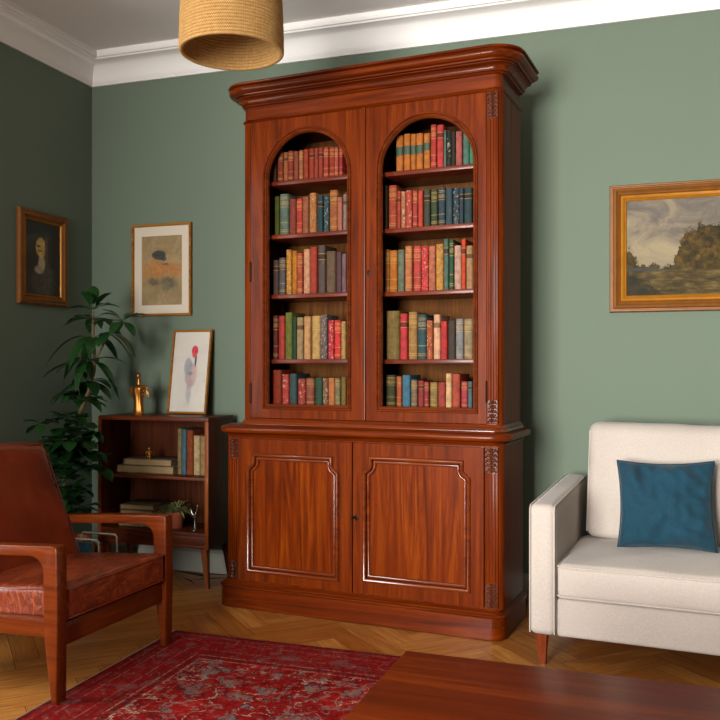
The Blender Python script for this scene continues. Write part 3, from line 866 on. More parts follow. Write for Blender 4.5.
# gilt figurine on the top
def figurine_big(loc):
    r = empty('figurine', loc, 0, 'gilded draped figure statuette standing on top of the low bookcase', 'figurine')
    bm = NB()
    prof = [(.034, 0), (.036, .006), (.031, .012), (.028, .03), (.026, .06), (.027, .09), (.030, .115), (.036, .135), (.038, .146), (.032, .155), (.018, .160), (.010, .165), (.009, .185), (.006, .20)]
    n = 28; rings = []
    for i, (rr, z) in enumerate(prof):
        ring = []
        for k_ in range(n):
            t = 2*PI*k_/n; fold = 1+(.09*sin(7*t+z*12) if z < .14 else 0)
            ring.append(bm.verts.new((rr*fold*cos(t), .75*rr*fold*sin(t), z)))
        rings.append(ring)
    for a, b in zip(rings, rings[1:]):
        for k_ in range(n): bm.faces.new((a[k_], a[(k_+1) % n], b[(k_+1) % n], b[k_]))
    bm.faces.new(rings[0][::-1]); bm.faces.new(rings[-1])
    ball(bm, (0, -.002, .212), .013, (1, 1, 1.25)); ball(bm, (0, .003, .223), .009, (1, 1, .8))
    tube(bm, [(-.022, 0, .148), (-.040, -.008, .143), (-.036, -.02, .115), (-.015, -.026, .10)], [.010, .009, .007, .006])
    link('body', bm, M['bronze'], r)
    bm = NB()
    tube(bm, [(.02, 0, .15), (.040, -.004, .158), (.056, -.006, .145), (.058, -.006, .12), (.052, -.006, .10)], [.008, .007, .006, .005, .004])
    tube(bm, [(.03, -.004, .135), (.048, -.008, .140), (.062, -.006, .122), (.066, -.004, .10)], [.005, .004, .004, .003])
    for k_ in range(9):
        ball(bm, (.048+.014*cos(k_*1.7), -.006+.01*sin(k_*2.3), .10+.006*k_), .006, (.8, .6, 1.3), Matrix.Rotation(k_, 4, 'Y'), 8, 6)
    link('garland', bm, M['bronze'], r)
figurine_big((-2.622, 3.99, .8845))
def figurine_small(loc):
    r = empty('figurine', loc, 0, 'tiny copper seated figurine on the stacked books inside the low bookcase', 'figurine')
    bm = NB()
    lathe(bm, [(.017, 0), (.018, .006), (.013, .010), (.014, .02), (.016, .028), (.013, .038), (.007, .046)], 16, sy=.8)
    ball(bm, (0, -.001, .054), .010, (1, 1, 1.15)); tube(bm, [(-.012, 0, .038), (-.018, -.006, .028), (-.008, -.013, .022)], .004); tube(bm, [(.012, 0, .038), (.018, -.006, .030), (.006, -.013, .034)], .004)
    ball(bm, (-.006, -.010, .012), .008, (1.2, 1, .8)); ball(bm, (.007, -.010, .012), .008, (1.2, 1, .8))
    link('body', bm, M['bronze'], r)
figurine_small((-2.560, 4.0, .6485))

# little terracotta herb pot and silver candlestick
hp = empty('potted_herb', (-2.388, 3.985, zb), 0, 'small trailing green plant in terracotta pot on the bottom shelf', 'plant')
bm = NB(); lathe(bm, [(.028, 0), (.036, .052), (.040, .053), (.040, .064), (.036, .064), (.034, .052), (.0, .050)], 28); link('pot', bm, M['terracotta'], hp)
bm = NB(); lathe(bm, [(0, .048), (.034, .052), (0, .056)], 20); link('soil', bm, M['soil'], hp)
bm = NB(); rnd = random.Random(4)
def leafq(bm, base, d, L, wd, droop=.4, nseg=4, up=Vector((0, 0, 1))):
    d = Vector(d).normalized(); s = d.cross(up)
    s = s.normalized() if s.length > 1e-3 else Vector((1, 0, 0)); prev = None
    nrm = s.cross(d)
    for i in range(nseg+1):
        t = i/nseg
        c = Vector(base)+d*L*t + Vector((0, 0, -droop*L*t*t))
        ww = wd*(sin(PI*min(1, t*.94+.06))**.8)
        a = bm.verts.new(c-s*ww+nrm*ww*.25); m_ = bm.verts.new(c); b = bm.verts.new(c+s*ww+nrm*ww*.25)
        if prev: bm.faces.new((prev[0], prev[1], m_, a)); bm.faces.new((prev[1], prev[2], b, m_))
        prev = (a, m_, b)
for v in bm.verts: pass
for i in range(210):
    a_ = rnd.uniform(0, 2*PI); el = rnd.uniform(.1, 1.3)
    L_ = rnd.uniform(.025, .058)
    d = (cos(a_)*cos(el)*1.4, sin(a_)*cos(el)*.9, sin(el))
    b0 = Vector((cos(a_)*.02, sin(a_)*.02, .062))
    leafq(bm, b0+Vector(d).normalized()*L_*rnd.uniform(0, .6), d, L_*.8, .0035, .6, 3)
link('foliage', bm, M['leaf_small'], hp); hp.scale = (1.3, 1.3, 1.35)
cs = empty('candlestick', (-2.252, 3.950, zb), 0, 'slim silver branching candlestick on the bottom shelf by the herb pot', 'candlestick')
bm = NB(); lathe(bm, [(.018, 0), (.018, .004), (.007, .010), (.005, .03), (.006, .05), (.012, .058), (.006, .066), (.0, .07)], 16)
tube(bm, [(0, 0, .065), (.008, 0, .085), (.013, 0, .105)], [.004, .003, .003]); tube(bm, [(.002, 0, .062), (-.014, 0, .072), (-.02, 0, .088)], [.003, .003, .003])
ball(bm, (.013, 0, .108), .006); ball(bm, (-.02, 0, .09), .0045)
link('stem', bm, M['silver'], cs); cs.scale = (1.2, 1.2, 1.2)

# ------------------------------------------------------------------ pictures
def picture(name, loc, rz, w_, h_, prof, mf, label, cat, mat_w=0.0, print_m=None, rx=0.0, ry=0.0, inner=None, fw=.02, printname='print', mi=None):
    """local: x 0..w, z 0..h, front toward -y; back at y=0"""
    r = empty(name, loc, rz, label, cat, rx=rx, ry=ry)
    path = [(0, 0), (w_, 0), (w_, h_), (0, h_)]
    bm = NB(); sweep(bm, path, prof, 'xz'); link('frame', bm, mf, r, angle=30)
    if inner:
        bm = NB(); sweep(bm, path, inner[0], 'xz'); link('slip', bm, inner[1], r, angle=30)
    bm = NB(); box(bm, fw*.6, w_-fw*.6, -.004, -.001, fw*.6, h_-fw*.6); link('backing', bm, M['matboard'] if mat_w else M['walnut'], r, smooth=False)
    if mat_w:
        bm = NB(); a = fw-.003
        plate_hole(bm, [(a, a), (w_-a, a), (w_-a, h_-a), (a, h_-a)], [(mat_w[0], mat_w[1]), (w_-mat_w[0], mat_w[1]), (w_-mat_w[0], h_-mat_w[2]), (mat_w[0], h_-mat_w[2])], -.009, -.0065)
        link('mat_board', bm, M['matboard'], r, smooth=False)
    bm = NB(); a = fw-.004
    if mat_w: box(bm, mat_w[0]-.004, w_-mat_w[0]+.004, -.0062, -.0045, mat_w[1]-.004, h_-mat_w[2]+.004)
    else: box(bm, a, w_-a, -.008, -.0045, a, h_-a)
    link(printname, bm, print_m, r, smooth=False)
    return r
thin = [(0, 0), (0, -.020), (-.003, -.023), (-.010, -.023), (-.014, -.018), (-.014, -.010), (-.014, 0)]
# botanical print on the back wall
pw, ph = .385, .523
bot = paint('botanical_print', [(.3, '75603e'), (.5, '8f7850'), (.7, 'a48c64')],
  [(.20, .262, .15, .045, .14, .6, '9c5c20', 'b07834', .85), (.172, .345, .044, .026, .02, .12, '1c1c1c', '3a3a38', .95), (.205, .325, .018, .012, .01, .3, '20201c', '30302c', .8),
   (.215, .295, .02, .008, .02, .3, '2c2a22', '4a4434', .7), (.14, .195, .034, .026, .07, .5, '3c3a2c', '5a5440', .8), (.235, .19, .045, .034, .08, .5, '34342a', '5a5440', .85),
   (.22, .165, .03, .03, .05, .6, '6a6044', '7c7050', .5)], gscale=9)
picture('framed_print', (-2.806, 4.217, 1.434), 0, pw, ph, thin, M['thinframe'], 'tall framed botanical print with cream mat on the back wall above the plant', 'picture', (.062, .062, .068), bot, fw=.013)
# landscape painting
lw, lh = 1.02, .600
def landscape():
    k = NT('landscape_oil')
    o = k.tc.outputs['Object']; s = k.xyz()
    sky = k.ramp(k.noise(k.map((1, 1, 1.8)), 5, 6, .65, .8), [(.25, '4c4842'), (.45, '665e54'), (.62, '8a7c64'), (.8, '988a6e')])
    glow = k.mr(s[2], .22, .42, 1, 0)
    sky = k.mix(k.math('MULTIPLY', glow, .45), sky, '9a8a68')
    nz = k.noise(o, 14, 6, .75); nz2 = k.noise(k.map((1, 1, 1), loc=(5, 0, 3)), 32, 5, .7)
    dz = k.math('ADD', k.math('MULTIPLY', k.math('SUBTRACT', nz, .5), .16), k.math('MULTIPLY', k.math('SUBTRACT', nz2, .5), .10))
    fol = k.ramp(nz2, [(.3, '1a1406'), (.48, '362a0c'), (.62, '523e14'), (.78, '6e5420')])
    # tree skyline height by x
    x = s[0]
    hump = k.mr(x, .27, .35, 0, .15); hump2 = k.mr(x, .36, .46, 0, .05)
    left = k.mr(x, .08, .16, .07, 0)
    line = k.math('ADD', k.math('ADD', k.math('ADD', hump, left), hump2), .215)
    tree = k.mr(k.math('SUBTRACT', k.math('ADD', line, k.math('MULTIPLY', dz, 1.3)), s[2]), -.004, .006)
    c = k.mix(tree, sky, fol)
    grd = k.ramp(k.noise(k.map((1, 1, 4)), 12, 6, .7), [(.3, '201a0a'), (.5, '46381a'), (.7, '6c5a32')])
    gm = k.mr(k.math('SUBTRACT', k.math('ADD', .195, k.math('MULTIPLY', dz, .3)), s[2]), -.012, .012)
    c = k.mix(gm, c, grd)
    riv = k.math('MULTIPLY', k.mr(k.math('ABSOLUTE', k.math('SUBTRACT', s[2], .20)), .004, .012, 1, 0), k.mr(x, .15, .32, 1, 0))
    c = k.mix(k.math('MULTIPLY', riv, .8), c, '3a3c38')
    sh = k.mr(k.math('ADD', k.math('ADD', x, k.math('MULTIPLY', s[2], 1.2)), k.math('MULTIPLY', dz, 2)), .30, .36, 1, 0)
    c = k.mix(k.math('MULTIPLY', k.math('MULTIPLY', sh, gm), .75), c, '18180e')
    k.bump(nz2, .2, .003)
    return k.set(c, .6, spec=.15)
bigp = [(0, 0), (0, -.018), (-.004, -.026), (-.010, -.026), (-.012, -.022), (-.016, -.022), (-.020, -.032), (-.030, -.036), (-.036, -.030), (-.046, -.026), (-.050, -.020), (-.050, 0)]
slip = [(-.050, 0), (-.050, -.022), (-.054, -.026), (-.060, -.024), (-.070, -.014), (-.073, -.016), (-.077, -.013), (-.077, 0)]
picture('landscape_painting', (-.172, 4.217, 1.404), 0, lw, lh, bigp, M['gold_dark'], 'gilt-framed landscape oil painting with trees on the wall above the sofa', 'painting', 0, landscape(), inner=(slip, M['gold']), fw=.077, printname='canvas')
# portrait on left wall
yl = 3.585
port = paint('portrait_oil', [(.3, '0c0b0a'), (.7, '181512')],
  [(.20, .13, .095, .105, .02, .10, '20211c', '3a3a32', .95), (.185, .225, .026, .045, .005, .2, 'a08a70', 'c0a888', .95), (.165, .19, .034, .022, .01, .3, 'b0a490', '8a7c68', .9),
   (.180, .308, .040, .052, .004, .15, 'a8863c', 'd0b060', 1.0), (.160, .315, .016, .007, .003, .4, '3a2a14', '3a2a14', .9), (.168, .290, .018, .005, .003, .4, '4a3018', '4a3018', .8), (.222, .30, .014, .075, .006, .3, '3a2e18', '4c3e24', .9)], coat=.3)
pp = [(0, 0), (0, -.014), (-.004, -.020), (-.012, -.024), (-.018, -.020), (-.024, -.024), (-.032, -.026), (-.040, -.018), (-.046, -.012), (-.046, 0)]
ps = [(-.046, 0), (-.046, -.016), (-.050, -.019), (-.054, -.015), (-.056, -.010), (-.056, 0)]
picture('portrait_painting', (XL+.003, yl, 1.475), PI/2, .39, .50, pp, M['gold_dark'], 'small dark portrait in a broad gilt frame on the left wall', 'painting', 0, port, inner=(ps, M['gold']), fw=.056, printname='canvas')
# leaning figure print
fh, fwid = .470, .242
fig = paint('figure_print', [(.3, 'c0b8ac'), (.7, 'cfc8bc')],
  [(.122, .12, .016, .062, .008, .3, '94909a', 'a89ca2', .75, 40), (.127, .215, .034, .070, .012, .2, 'b08a84', '9c8e92', .9, 40), (.108, .262, .024, .050, .012, .2, '7c7c84', 'a0a0a6', .85, 60),
   (.150, .228, .020, .05, .01, .25, 'c0a09a', 'c8a8a0', .6, 40), (.125, .225, .014, .010, .006, .4, '5a5a62', '6c6c74', .6, 60),
   (.152, .30, .006, .038, .003, .3, '28304a', '3a4058', .95, 60), (.143, .352, .020, .030, .003, .12, 'b81c30', 'd04048', 1.0, 40), (.14, .325, .011, .012, .003, .2, 'c02c38', 'c06060', .9, 40)], gscale=5)
lt = math.atan2(.075, fh)
picture('leaning_print', (-2.522, 4.125, .8852), 0, fwid, fh, [(0, 0), (0, -.016), (-.003, -.018), (-.009, -.018), (-.012, -.014), (-.012, 0)], M['thinframe'], 'narrow framed print of a red-hatted figure leaning on the wall atop the low bookcase', 'picture', 0, fig, rx=-lt, fw=.012)

# ------------------------------------------------------------------ tall plant
pl = empty('potted_plant', (-2.86, 3.66, 0), 0, 'tall dark green umbrella-leaf plant in the corner behind the leather armchair', 'plant')
bm = NB(); lathe(bm, [(.10, 0), (.115, .02), (.135, .22), (.142, .24), (.142, .26), (.128, .26), (.122, .22), (0, .215)], 36); link('pot', bm, M['terracotta'], pl)
bm = NB(); lathe(bm, [(0, .20), (.122, .222), (0, .228)], 24); link('soil', bm, M['soil'], pl)
def S(*p): return [(a+2.86, b-3.66, c) for a, b, c in p]
st1 = S((-2.87, 3.66, .21), (-2.86, 3.68, .45), (-2.885, 3.70, .62), (-2.89, 3.74, .74), (-2.835, 3.78, .92), (-2.80, 3.80, 1.02), (-2.765, 3.80, 1.18), (-2.775, 3.80, 1.32), (-2.775, 3.80, 1.44))
bm = NB(); tube(bm, st1, [.013, .013, .012, .012, .011, .010, .009, .008, .006], 8); link('stem', bm, M['stem'], pl)
st2 = S((-2.775, 3.80, 1.15), (-2.73, 3.79, 1.22), (-2.68, 3.78, 1.29), (-2.63, 3.77, 1.345), (-2.58, 3.76, 1.385))
bm = NB(); tube(bm, st2, [.006, .006, .005, .005, .003], 8); link('stem', bm, M['stem'], pl)
st3 = S((-2.84, 3.65, .21), (-2.87, 3.58, .40), (-2.93, 3.56, .58), (-2.96, 3.58, .74))
bm = NB(); tube(bm, st3, [.010, .009, .008, .006], 8); link('stem', bm, M['stem'], pl)
rnd = random.Random(11)
def whorl(bm, c, n, L, wd, el0, el1, az=None, droop=.35):
    for i in range(n):
        a_ = (2*PI*i/n+rnd.uniform(-.25, .25)) if az is None else rnd.uniform(*az)
        el = rnd.uniform(el0, el1); d = Vector((cos(a_)*cos(el), sin(a_)*cos(el), sin(el)))
        l_ = L*rnd.uniform(.8, 1.15)
        b0 = Vector(c)+d*.03
        tube(bm, [c, b0], .002, 4)
        leafq(bm, b0, d, l_, wd*rnd.uniform(.85, 1.15), droop*rnd.uniform(.5, 1.5), 6)
def lm(p): return (p[0]+2.86, p[1]-3.66, p[2])
def whorls(lst):
    bm = NB()
    for c, n, L_, wd, e0, e1, dr in lst: whorl(bm, Vector(lm(c)), n, L_, wd, e0, e1, None, dr)
    for v in bm.verts:   # keep off the walls
        v.co.x = max(v.co.x, XL+.012+2.86+.002*rnd.random()); v.co.y = min(v.co.y, 4.205-3.66-.002*rnd.random())
    link('foliage', bm, M['leaf'], pl)
whorls([((-2.775, 3.80, 1.45), 8, .13, .028, .2, 1.3, .3), ((-2.775, 3.80, 1.40), 8, .16, .028, -.1, .6, .5), ((-2.77, 3.80, 1.30), 7, .20, .026, -.1, .5, .8)])
whorls([((-2.57, 3.765, 1.385), 8, .13, .030, -.5, .7, .3), ((-2.65, 3.77, 1.32), 5, .13, .028, -.7, .3, .4)])
whorls([((-2.80, 3.79, 1.17), 9, .19, .028, -.1, .5, .8), ((-2.80, 3.79, 1.07), 9, .15, .032, -.3, .6, .5), ((-2.84, 3.77, .97), 9, .15, .034, -.2, .7, .5)])
low = []
for i in range(36):
    low.append(((-2.80+rnd.uniform(-.11, .11), 3.68+rnd.uniform(-.14, .10), rnd.uniform(.34, .98)), 6, rnd.uniform(.06, .10), rnd.uniform(.030, .042), -.5, .9, .3))
whorls(low)

# ------------------------------------------------------------------ wire magazine rack behind the chair
mr_ = empty('magazine_rack', (-2.60, 3.33, 0), 0, 'low wire magazine rack on the floor behind the armchair', 'magazine rack')
bm = NB()
for y in (0, .14):
    tube(bm, [(0, y, .03), (0, y, .335), (.01, y, .345), (.19, y, .345), (.20, y, .335), (.20, y, .03)], .005, 8)
for z in (.03, .15): tube(bm, [(0, 0, z), (.20, 0, z), (.20, .14, z), (0, .14, z), (0, 0, z)], .004, 8)
for x in (0, .2):
    for y in (0, .14): tube(bm, [(x, y, 0), (x, y, .04)], .005, 8)
for i in range(1, 5): tube(bm, [(.04*i, 0, .03), (.04*i, .14, .03)], .003, 6)
link('wire_frame', bm, M['cream_wire'], mr_)
make_book(.03, .29, .14, '2a6c84', 'plain', 'blue book standing in the wire rack behind the armchair', 'reading matter in the wire rack', (-2.59, 3.338+.035, .036), -PI/2)
make_book(.03, .27, .14, '7a3c20', 'plain', 'brown book standing behind the blue one in the wire rack', 'reading matter in the wire rack', (-2.59, 3.338+.085, .036), -PI/2)

# ------------------------------------------------------------------ leather armchair (local x forward, y to chair's left)
ch = empty('armchair', (-1.868, 2.727, 0), math.radians(-2.5), 'cognac leather armchair with open teak wood arms at the left edge of the rug', 'armchair')
HY = .345
def side_poly():
    # (x,z) outline of arm with front leg; x=0 front
    o = [(-.070, .0095), (-.012, .0095), (.0, .30), (-.002, .528), (-.007, .537), (-.025, .540), (-.30, .527), (-.62, .505), (-.63, .500), (-.63, .474), (-.62, .470)]
    inner = [(-.30, .490)] + [(-.125, .500)]
    for i in range(9):
        t = PI/2 - PI/2*i/8
        inner.append((-.115+.054*cos(t), .446+.054*sin(t)))
    inner += [(-.058, .30), (-.056, .22)]
    return o+inner
def flip(p): return p
for s in (-1, 1):
    bm = NB(); y0, y1 = (-HY, -HY+.052) if s < 0 else (HY-.052, HY)
    P = side_poly()
    # foot taper: keep foot slim
    P = [((-.026 if i == 0 else (-.004 if i == 1 else x)), z) for i, (x, z) in enumerate(P)]
    prism(bm, P, 'y', y0, y1, .005, 3)
    a_ = link('arm_frame', bm, M['teak_x'] if s < 0 else M['teak_x'], ch)
    bm = NB(); A = []
    for (x0, x1, z) in ((-.755, -.722, .0015), (-.66, -.61, .30), (-.645, -.60, .472)):
        A.append([bm.verts.new(p) for p in ((x0, y0+.002, z), (x1, y0+.002, z), (x1, y1-.002, z), (x0, y1-.002, z))])
    for a, b in zip(A, A[1:]):
        for i in range(4): bm.faces.new((a[i], a[(i+1) % 4], b[(i+1) % 4], b[i]))
    bm.faces.new(A[0][::-1]); bm.faces.new(A[-1]); link('rear_leg', bm, M['teak_z'], ch, smooth=False)
    bm = NB(); yy0, yy1 = (y0+.008, y1-.006) if s < 0 else (y0+.006, y1-.008)
    prism(bm, [(-.64, .205), (-.030, .228), (-.030, .288), (-.64, .262)], 'y', yy0, yy1, .003); link('side_rail', bm, M['teak_x'], ch)
bm = NB(); box(bm, -.046, -.018, -HY+.052, HY-.052, .188, .268, .003); link('front_rail', bm, M['teak_y'], ch)
bm = NB(); box(bm, -.64, -.612, -HY+.042, HY-.042, .20, .262, .003); link('rear_rail', bm, M['teak_y'], ch)
bm = NB()
def seat_xf(p): return Vector((p.x, p.y, p.z + p.x*.07))
rbox(bm, -.60, .000, -HY+.055, HY-.055, .272, .392, .024, top=.018, m=22, wr=.004, ws=9, xf=seat_xf)
sc_ = link('seat_cushion', bm, M['leather_seat'], ch, angle=60)
bm = NB()
def pipe_rect(bm, x0, x1, y0, y1, z, r, cr=.02, xf=None):
    pts = []
    for cx, cy, a0 in ((x1-cr, y1-cr, 0), (x0+cr, y1-cr, 90), (x0+cr, y0+cr, 180), (x1-cr, y0+cr, 270)):
        for i in range(5):
            t = math.radians(a0+90*i/4); p = Vector((cx+cr*cos(t), cy+cr*sin(t), z)); pts.append(xf(p) if xf else p)
    pts.append(pts[0]); tube(bm, pts, r, 6, False)
pipe_rect(bm, -.598, -.001, -HY+.056, HY-.056, .382, .0035, .02, seat_xf); pipe_rect(bm, -.598, -.001, -HY+.056, HY-.056, .284, .0035, .02, seat_xf)
link('piping', bm, M['leather'], sc_)
bm = NB()
def back_xf(p):   # lean back; curve
    return Vector((-.455 - (p.z-.30)*.40 + p.x, p.y*(1-.05*max(0, (p.z-.6))), p.z - .015*(p.y/.3)**2*(1 if p.z > .6 else 0)))
rbox(bm, -.05, .055, -HY+.052, HY-.052, .31, .832, .032, m=16, wr=.004, ws=6, xf=back_xf, seed=3)
bk = link('back_cushion', bm, M['leather'], ch, angle=60)
bm = NB(); rr = []
for y, z in [(-.288, .345), (-.288, .80), (-.27, .828), (.27, .828), (.288, .80), (.288, .345)]:
    rr.append(back_xf(Vector((.046, y, z)))+Vector((.003, 0, 0)))
tube(bm, rr, .0035, 6); link('piping', bm, M['leather'], bk)
bm = NB()
for s in (-1, 1):
    prism(bm, [(-.50, .22), (-.545, .22), (-.76, .76), (-.715, .76)], 'y', s*.27-.014, s*.27+.014, .003)
box(bm, -.71, -.685, -.256, .256, .64, .70, .003)
link('back_frame', bm, M['teak_z'], ch)

# ------------------------------------------------------------------ rug
RX, RY, RW, RD = -1.935, 3.222, 2.6, 3.0
bm = NB(); nx, ny = 60, 60
G = []
for j in range(ny+1):
    row = []
    for i in range(nx+1):
        x, y = RW*i/nx, -RD*j/ny
        e = min(i, nx-i, j, ny-j)
        dx = .004*noise.noise(Vector((0, y*3, 1))) if i in (0, nx) else 0
        dy = .006*noise.noise(Vector((x*2.5, 0, 5))) if j in (0, ny) else 0
        row.append(bm.verts.new((x+dx, y+dy, .0075+.0008*noise.noise(Vector((x*4, y*4, 0))))))
    G.append(row)
for j in range(ny):
    for i in range(nx): bm.faces.new((G[j][i], G[j+1][i], G[j+1][i+1], G[j][i+1]))
edge = [G[0][i] for i in range(nx+1)]+[G[j][nx] for j in range(1, ny+1)]+[G[ny][i] for i in range(nx-1, -1, -1)]+[G[j][0] for j in range(ny-1, 0, -1)]
lowv = [bm.verts.new((v.co.x, v.co.y, .0006)) for v in edge]
for i in range(len(edge)): bm.faces.new((edge[i], edge[(i+1) % len(edge)], lowv[(i+1) % len(edge)], lowv[i]))
bm.faces.new(lowv)
rug = link('rug', bm, rug_mat(RW, RD), None, loc=(RX, RY, 0)); tag(rug, 'worn red Persian rug with grey floral pattern lying on the parquet', 'rug')
bm = NB(); tube(bm, [(-.003, -RD*i/30, .005+.001*sin(i)) for i in range(31)], .004, 6); link('selvedge', bm, M['cream_wire'], rug)['label'] = 'cream bound edge'

# ------------------------------------------------------------------ coffee table
tb = empty('coffee_table', (-.588, 2.105, 0), math.radians(-1.3), 'low polished reddish wood coffee table in the foreground on the rug', 'coffee table')
TW, TD = 1.5, .85
bm = NB(); box(bm, 0, TW, -TD, 0, .392, .420, .003, 2); link('tabletop', bm, M['table'], tb)
bm = NB()
box(bm, .06, TW-.06, -.08, -.06, .33, .392); box(bm, .06, TW-.06, -TD+.06, -TD+.08, .33, .392); box(bm, .06, .08, -TD+.08, -.08, .33, .392); box(bm, TW-.08, TW-.06, -TD+.08, -.08, .33, .392)
link('apron', bm, M['table'], tb, smooth=False)
for x in (.07, TW-.12):
    for y in (-.12, -TD+.07):
        bm = NB(); A = []
        for r, z in ((.016, .0095), (.025, .392)): A.append([bm.verts.new((x+.025+a_*r, y+.025+b_*r, z)) for a_, b_ in ((-1, -1), (1, -1), (1, 1), (-1, 1))])
        for i in range(4): bm.faces.new((A[0][i], A[0][(i+1) % 4], A[1][(i+1) % 4], A[1][i]))
        bm.faces.new(A[0][::-1]); bm.faces.new(A[1]); link('leg', bm, M['table'], tb, smooth=False)

# ------------------------------------------------------------------ sofa
SA = math.radians(-4.8)
sf = empty('sofa', (-.381, 3.311, 0), SA, 'cream linen sofa with slim arms and tapered wooden legs against the back wall', 'sofa')
SW = 1.93
def arm_xf(p): return Vector((p.x, p.y, p.z + (max(0, p.y)*.035 if p.z > .4 else 0)))
for x0 in (-.056, SW-.105):
    bm = NB(); rbox(bm, x0, x0+.105, -.004, .80, .116, .618, .030, m=12, wr=.002, ws=5, xf=arm_xf)
    a_ = link('arm', bm, M['linen'], sf, angle=60)
    bm = NB()
    for xx in (x0+.006, x0+.099):
        P = [(xx, .0, .125), (xx, -.001, .59), (xx, .004, .606), (xx, .016, .6135), (xx, .78, .6135+.0273)]
        tube(bm, P, .0028, 6)
    link('piping', bm, M['linen'], a_)
bm = NB(); rbox(bm, .051, SW-.107, .012, .80, .116, .262, .012, m=14, wr=.0015); link('seat_base', bm, M['linen'], sf, angle=60)
bm = NB(); rbox(bm, .10, SW-.15, .68, .83, .18, .78, .03, m=10); link('back_frame', bm, M['linen'], sf, angle=60)
mid = (.052+SW-.108)/2
for x0, x1 in ((.053, mid-.002), (mid+.002, SW-.109)):
    bm = NB(); rbox(bm, x0, x1, -.012, .62, .266, .400, .026, top=.02, front=.006, m=24, wr=.0035, ws=6, seed=x0)
    c_ = link('seat_cushion', bm, M['linen'], sf, angle=60)
    bm = NB(); pipe_rect(bm, x0+.003, x1-.003, -.014, .618, .388, .0042, .026); pipe_rect(bm, x0+.003, x1-.003, -.014, .618, .276, .0042, .026); link('piping', bm, M['linen'], c_)
    def bxf(p, x0=x0): return Vector((p.x, p.y + (p.z-.4)*.20, p.z))
    bm = NB(); rbox(bm, x0+(.028 if x0 < .1 else 0), x1-(0 if x0 < .1 else .028), .50, .66, .405, .895, .04, front=.035, m=20, wr=.006, ws=5, xf=bxf, seed=x0+9)
    c_ = link('back_cushion', bm, M['linen'], sf, angle=60)
    xa, xb = x0+(.028 if x0 < .1 else 0), x1-(0 if x0 < .1 else .028)
    bm = NB(); tube(bm, [bxf(Vector(p)) for p in ((xa+.004, .520, .43), (xa+.005, .518, .86), (xa+.02, .519, .882), (xb-.02, .519, .882), (xb-.005, .518, .86), (xb-.004, .520, .43))], .0028, 6)
    link('piping', bm, M['linen'], c_)
for x in (.0, SW-.09):
    for y in (.03, .74):
        bm = NB(); A = []
        for r, z in ((.0115, .0), (.021, .118)): A.append([bm.verts.new((x-.008+(.0 if z else .002)+a_*r, y+b_*r, z)) for a_, b_ in ((-1, -1), (1, -1), (1, 1), (-1, 1))])
        for i in range(4): bm.faces.new((A[0][i], A[0][(i+1) % 4], A[1][(i+1) % 4], A[1][i]))
        bm.faces.new(A[0][::-1]); bm.faces.new(A[1]); link('leg', bm, M['legwood'], sf, smooth=False)

# teal pillow
def pillow(S_, T, SZ):
    bm = NB(); n = 34; top = []; bot_ = []
    for s, store in ((1, top), (-1, bot_)):
        for j in range(n+1):
            row = []
            for i in range(n+1):
                u, v = -1+2*i/n, -1+2*j/n
                e = max(0, (1-u*u))*max(0, (1-v*v))
                x = u*(1-.08*(1-v**2)); y = v*(1-.09*(1-u**2))
                t = T*e**.42
                t += (noise.noise(Vector((u*2.2, v*2.2, s*3)))*.024+noise.noise(Vector((u*5+3, v*3, s*5)))*.014+.010*sin(9*(u+1)*(v+1.2)+2)*(1-e))*min(1, e*4)
                t = max(t, .001) if e > 0 else 0
                row.append(bm.verts.new((x*S_, s*t, y*SZ)))
            store.append(row)
    for st_ in (top, bot_):
        for j in range(n):
            for i in range(n): bm.faces.new((st_[j][i], st_[j][i+1], st_[j+1][i+1], st_[j+1][i]))
    return bm
pc = (-.381+.418*cos(SA)-.40*sin(SA), 3.311+.418*sin(SA)+.38*cos(SA), .588)
bm = pillow(.188, .092, .180)
pw_ = link('throw_pillow', bm, M['velvet'], None, angle=80, loc=pc, rot=(math.radians(-17), math.radians(-1.5), SA+.05)); tag(pw_, 'teal blue velvet throw pillow leaning on the cream sofa back', 'pillow')
bm = NB(); P = []
n = 24
for k_ in range(4):
    for i in range(n):
        t = -1+2*i/n
        u, v = [(t, -1), (1, t), (-t, 1), (-1, -t)][k_]
        P.append((u*(1-.08*(1-v*v))*.189, 0, v*(1-.09*(1-u*u))*.181))
P.append(P[0]); tube(bm, P, .003, 6, False); link('piping', bm, M['velvet'], pw_)

# ------------------------------------------------------------------ pendant lamp
LX, LY, LZ = -1.53, 2.966, 2.364
la = empty('pendant_lamp', (LX, LY, LZ), 0, 'round drum pendant lamp of coiled jute rope hanging from the ceiling', 'pendant lamp')
bm = NB(); R0 = .196; pitch = .0125; prof = []
nc = 22
for i in range(nc):
    for j in range(6):
        t = -PI/2+PI*j/6
        rr = R0 + .0 - .012*(i/nc)**2; prof.append((rr+.0062*cos(t), pitch*(i+.5)+pitch/2*sin(t)))
top_r = prof[-1][0]
prof.append((top_r-.008, pitch*nc+.002))
for i in range(nc-1, -1, -1):
    for j in range(4):
        t = PI/2+PI*j/4
        rr = R0-.008-.012*(i/nc)**2; prof.append((rr+.0062*cos(t), pitch*(i+.5)+pitch/2*sin(t)))
lathe(bm, prof, 96, closed=True)
link('lamp_shade', bm, M['rope'], la, angle=70)
H_ = pitch*nc
bm = NB()
for k_ in range(3):
    t = 2*PI*k_/3; tube(bm, [(.02*cos(t), .02*sin(t), H_-.03), (.176*cos(t), .176*sin(t), H_-.012)], .002, 6)
link('spider_ring', bm, M['brass'], la)
bm = NB(); lathe(bm, [(.0, H_-.01), (.02, H_-.012), (.021, H_-.07), (.0, H_-.072)], 20); link('lamp_socket', bm, M['brass'], la)
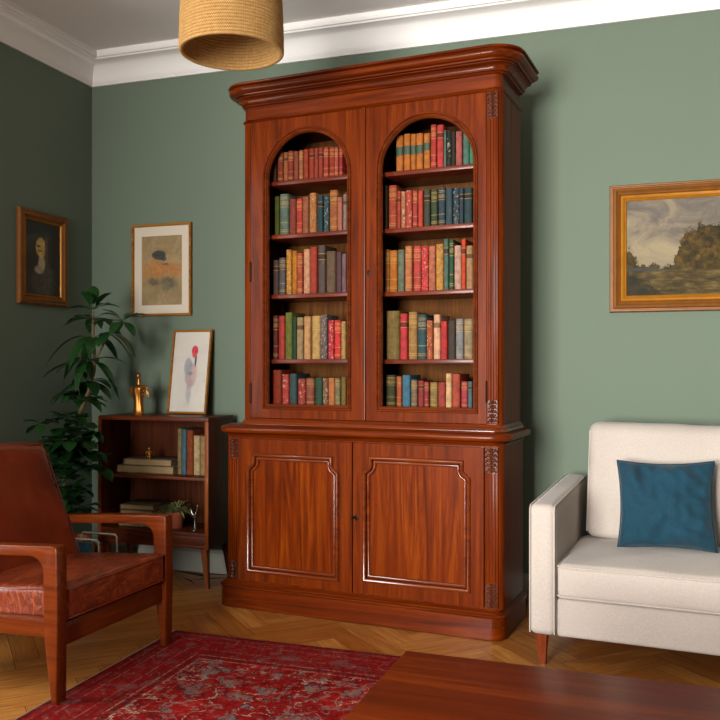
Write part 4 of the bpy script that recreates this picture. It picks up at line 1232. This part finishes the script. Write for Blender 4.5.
bm = NB(); lathe(bm, [(.012, H_-.07), (.015, H_-.085), (.030, H_-.11), (.028, H_-.135), (.012, H_-.148), (0, H_-.150)], 24); link('bulb', bm, M['bulb'], la)
bm = NB(); tube(bm, [(0, 0, H_-.011), (0, 0, ZC-LZ-.02)], .0035, 8); link('cord', bm, M['cord'], la)
bm = NB(); lathe(bm, [(.0, ZC-LZ-.03), (.045, ZC-LZ-.024), (.05, ZC-LZ-.0005), (0, ZC-LZ-.0004)], 28); link('ceiling_rose', bm, M['brass'], la)

# ------------------------------------------------------------------ light
def area(name, loc, rot, sx, sy, e, col, spread=180):
    l = bpy.data.lights.new(name, 'AREA'); l.shape = 'RECTANGLE'; l.size = sx; l.size_y = sy; l.energy = e; l.color = col; l.spread = math.radians(spread)
    o = bpy.data.objects.new(name, l); C.objects.link(o); o.location = loc; o.rotation_euler = rot; return o
# daylight through the tall window behind the camera and a narrow one in the left wall
area('daylight_front', ((WF[0]+WF[1])/2-.05, YF-.25, (WF[2]+WF[3])/2), (math.radians(90), 0, math.radians(-15)), WF[1]-WF[0], WF[3]-WF[2], 108, (1.0, .985, .95), 66)
area('daylight_left_narrow', (XL-.2, (WN[0]+WN[1])/2, (WN[2]+WN[3])/2), (math.radians(90), 0, math.radians(-90)), WN[1]-WN[0], WN[3]-WN[2], 48, (1.0, .99, .96))
wd = bpy.data.worlds.new('world'); bpy.context.scene.world = wd; wd.use_nodes = True
bg = wd.node_tree.nodes['Background']; bg.inputs[0].default_value = (.85, .92, 1.0, 1); bg.inputs[1].default_value = 1.2

# ------------------------------------------------------------------ camera
cam = bpy.data.cameras.new('camera'); co = bpy.data.objects.new('camera', cam); C.objects.link(co)
cam.sensor_width = 36; cam.lens = 850/720*36; cam.shift_y = 6/720; cam.clip_start = .05
co.location = (0, 0, 1.15); co.rotation_euler = (PI/2, 0, math.atan(850/2510))
sc = bpy.context.scene; sc.camera = co
sc.view_settings.view_transform = 'Standard'; sc.view_settings.look = 'None'; sc.view_settings.gamma = 1; sc.view_settings.use_curve_mapping = False
sc.view_settings.exposure = 0.5
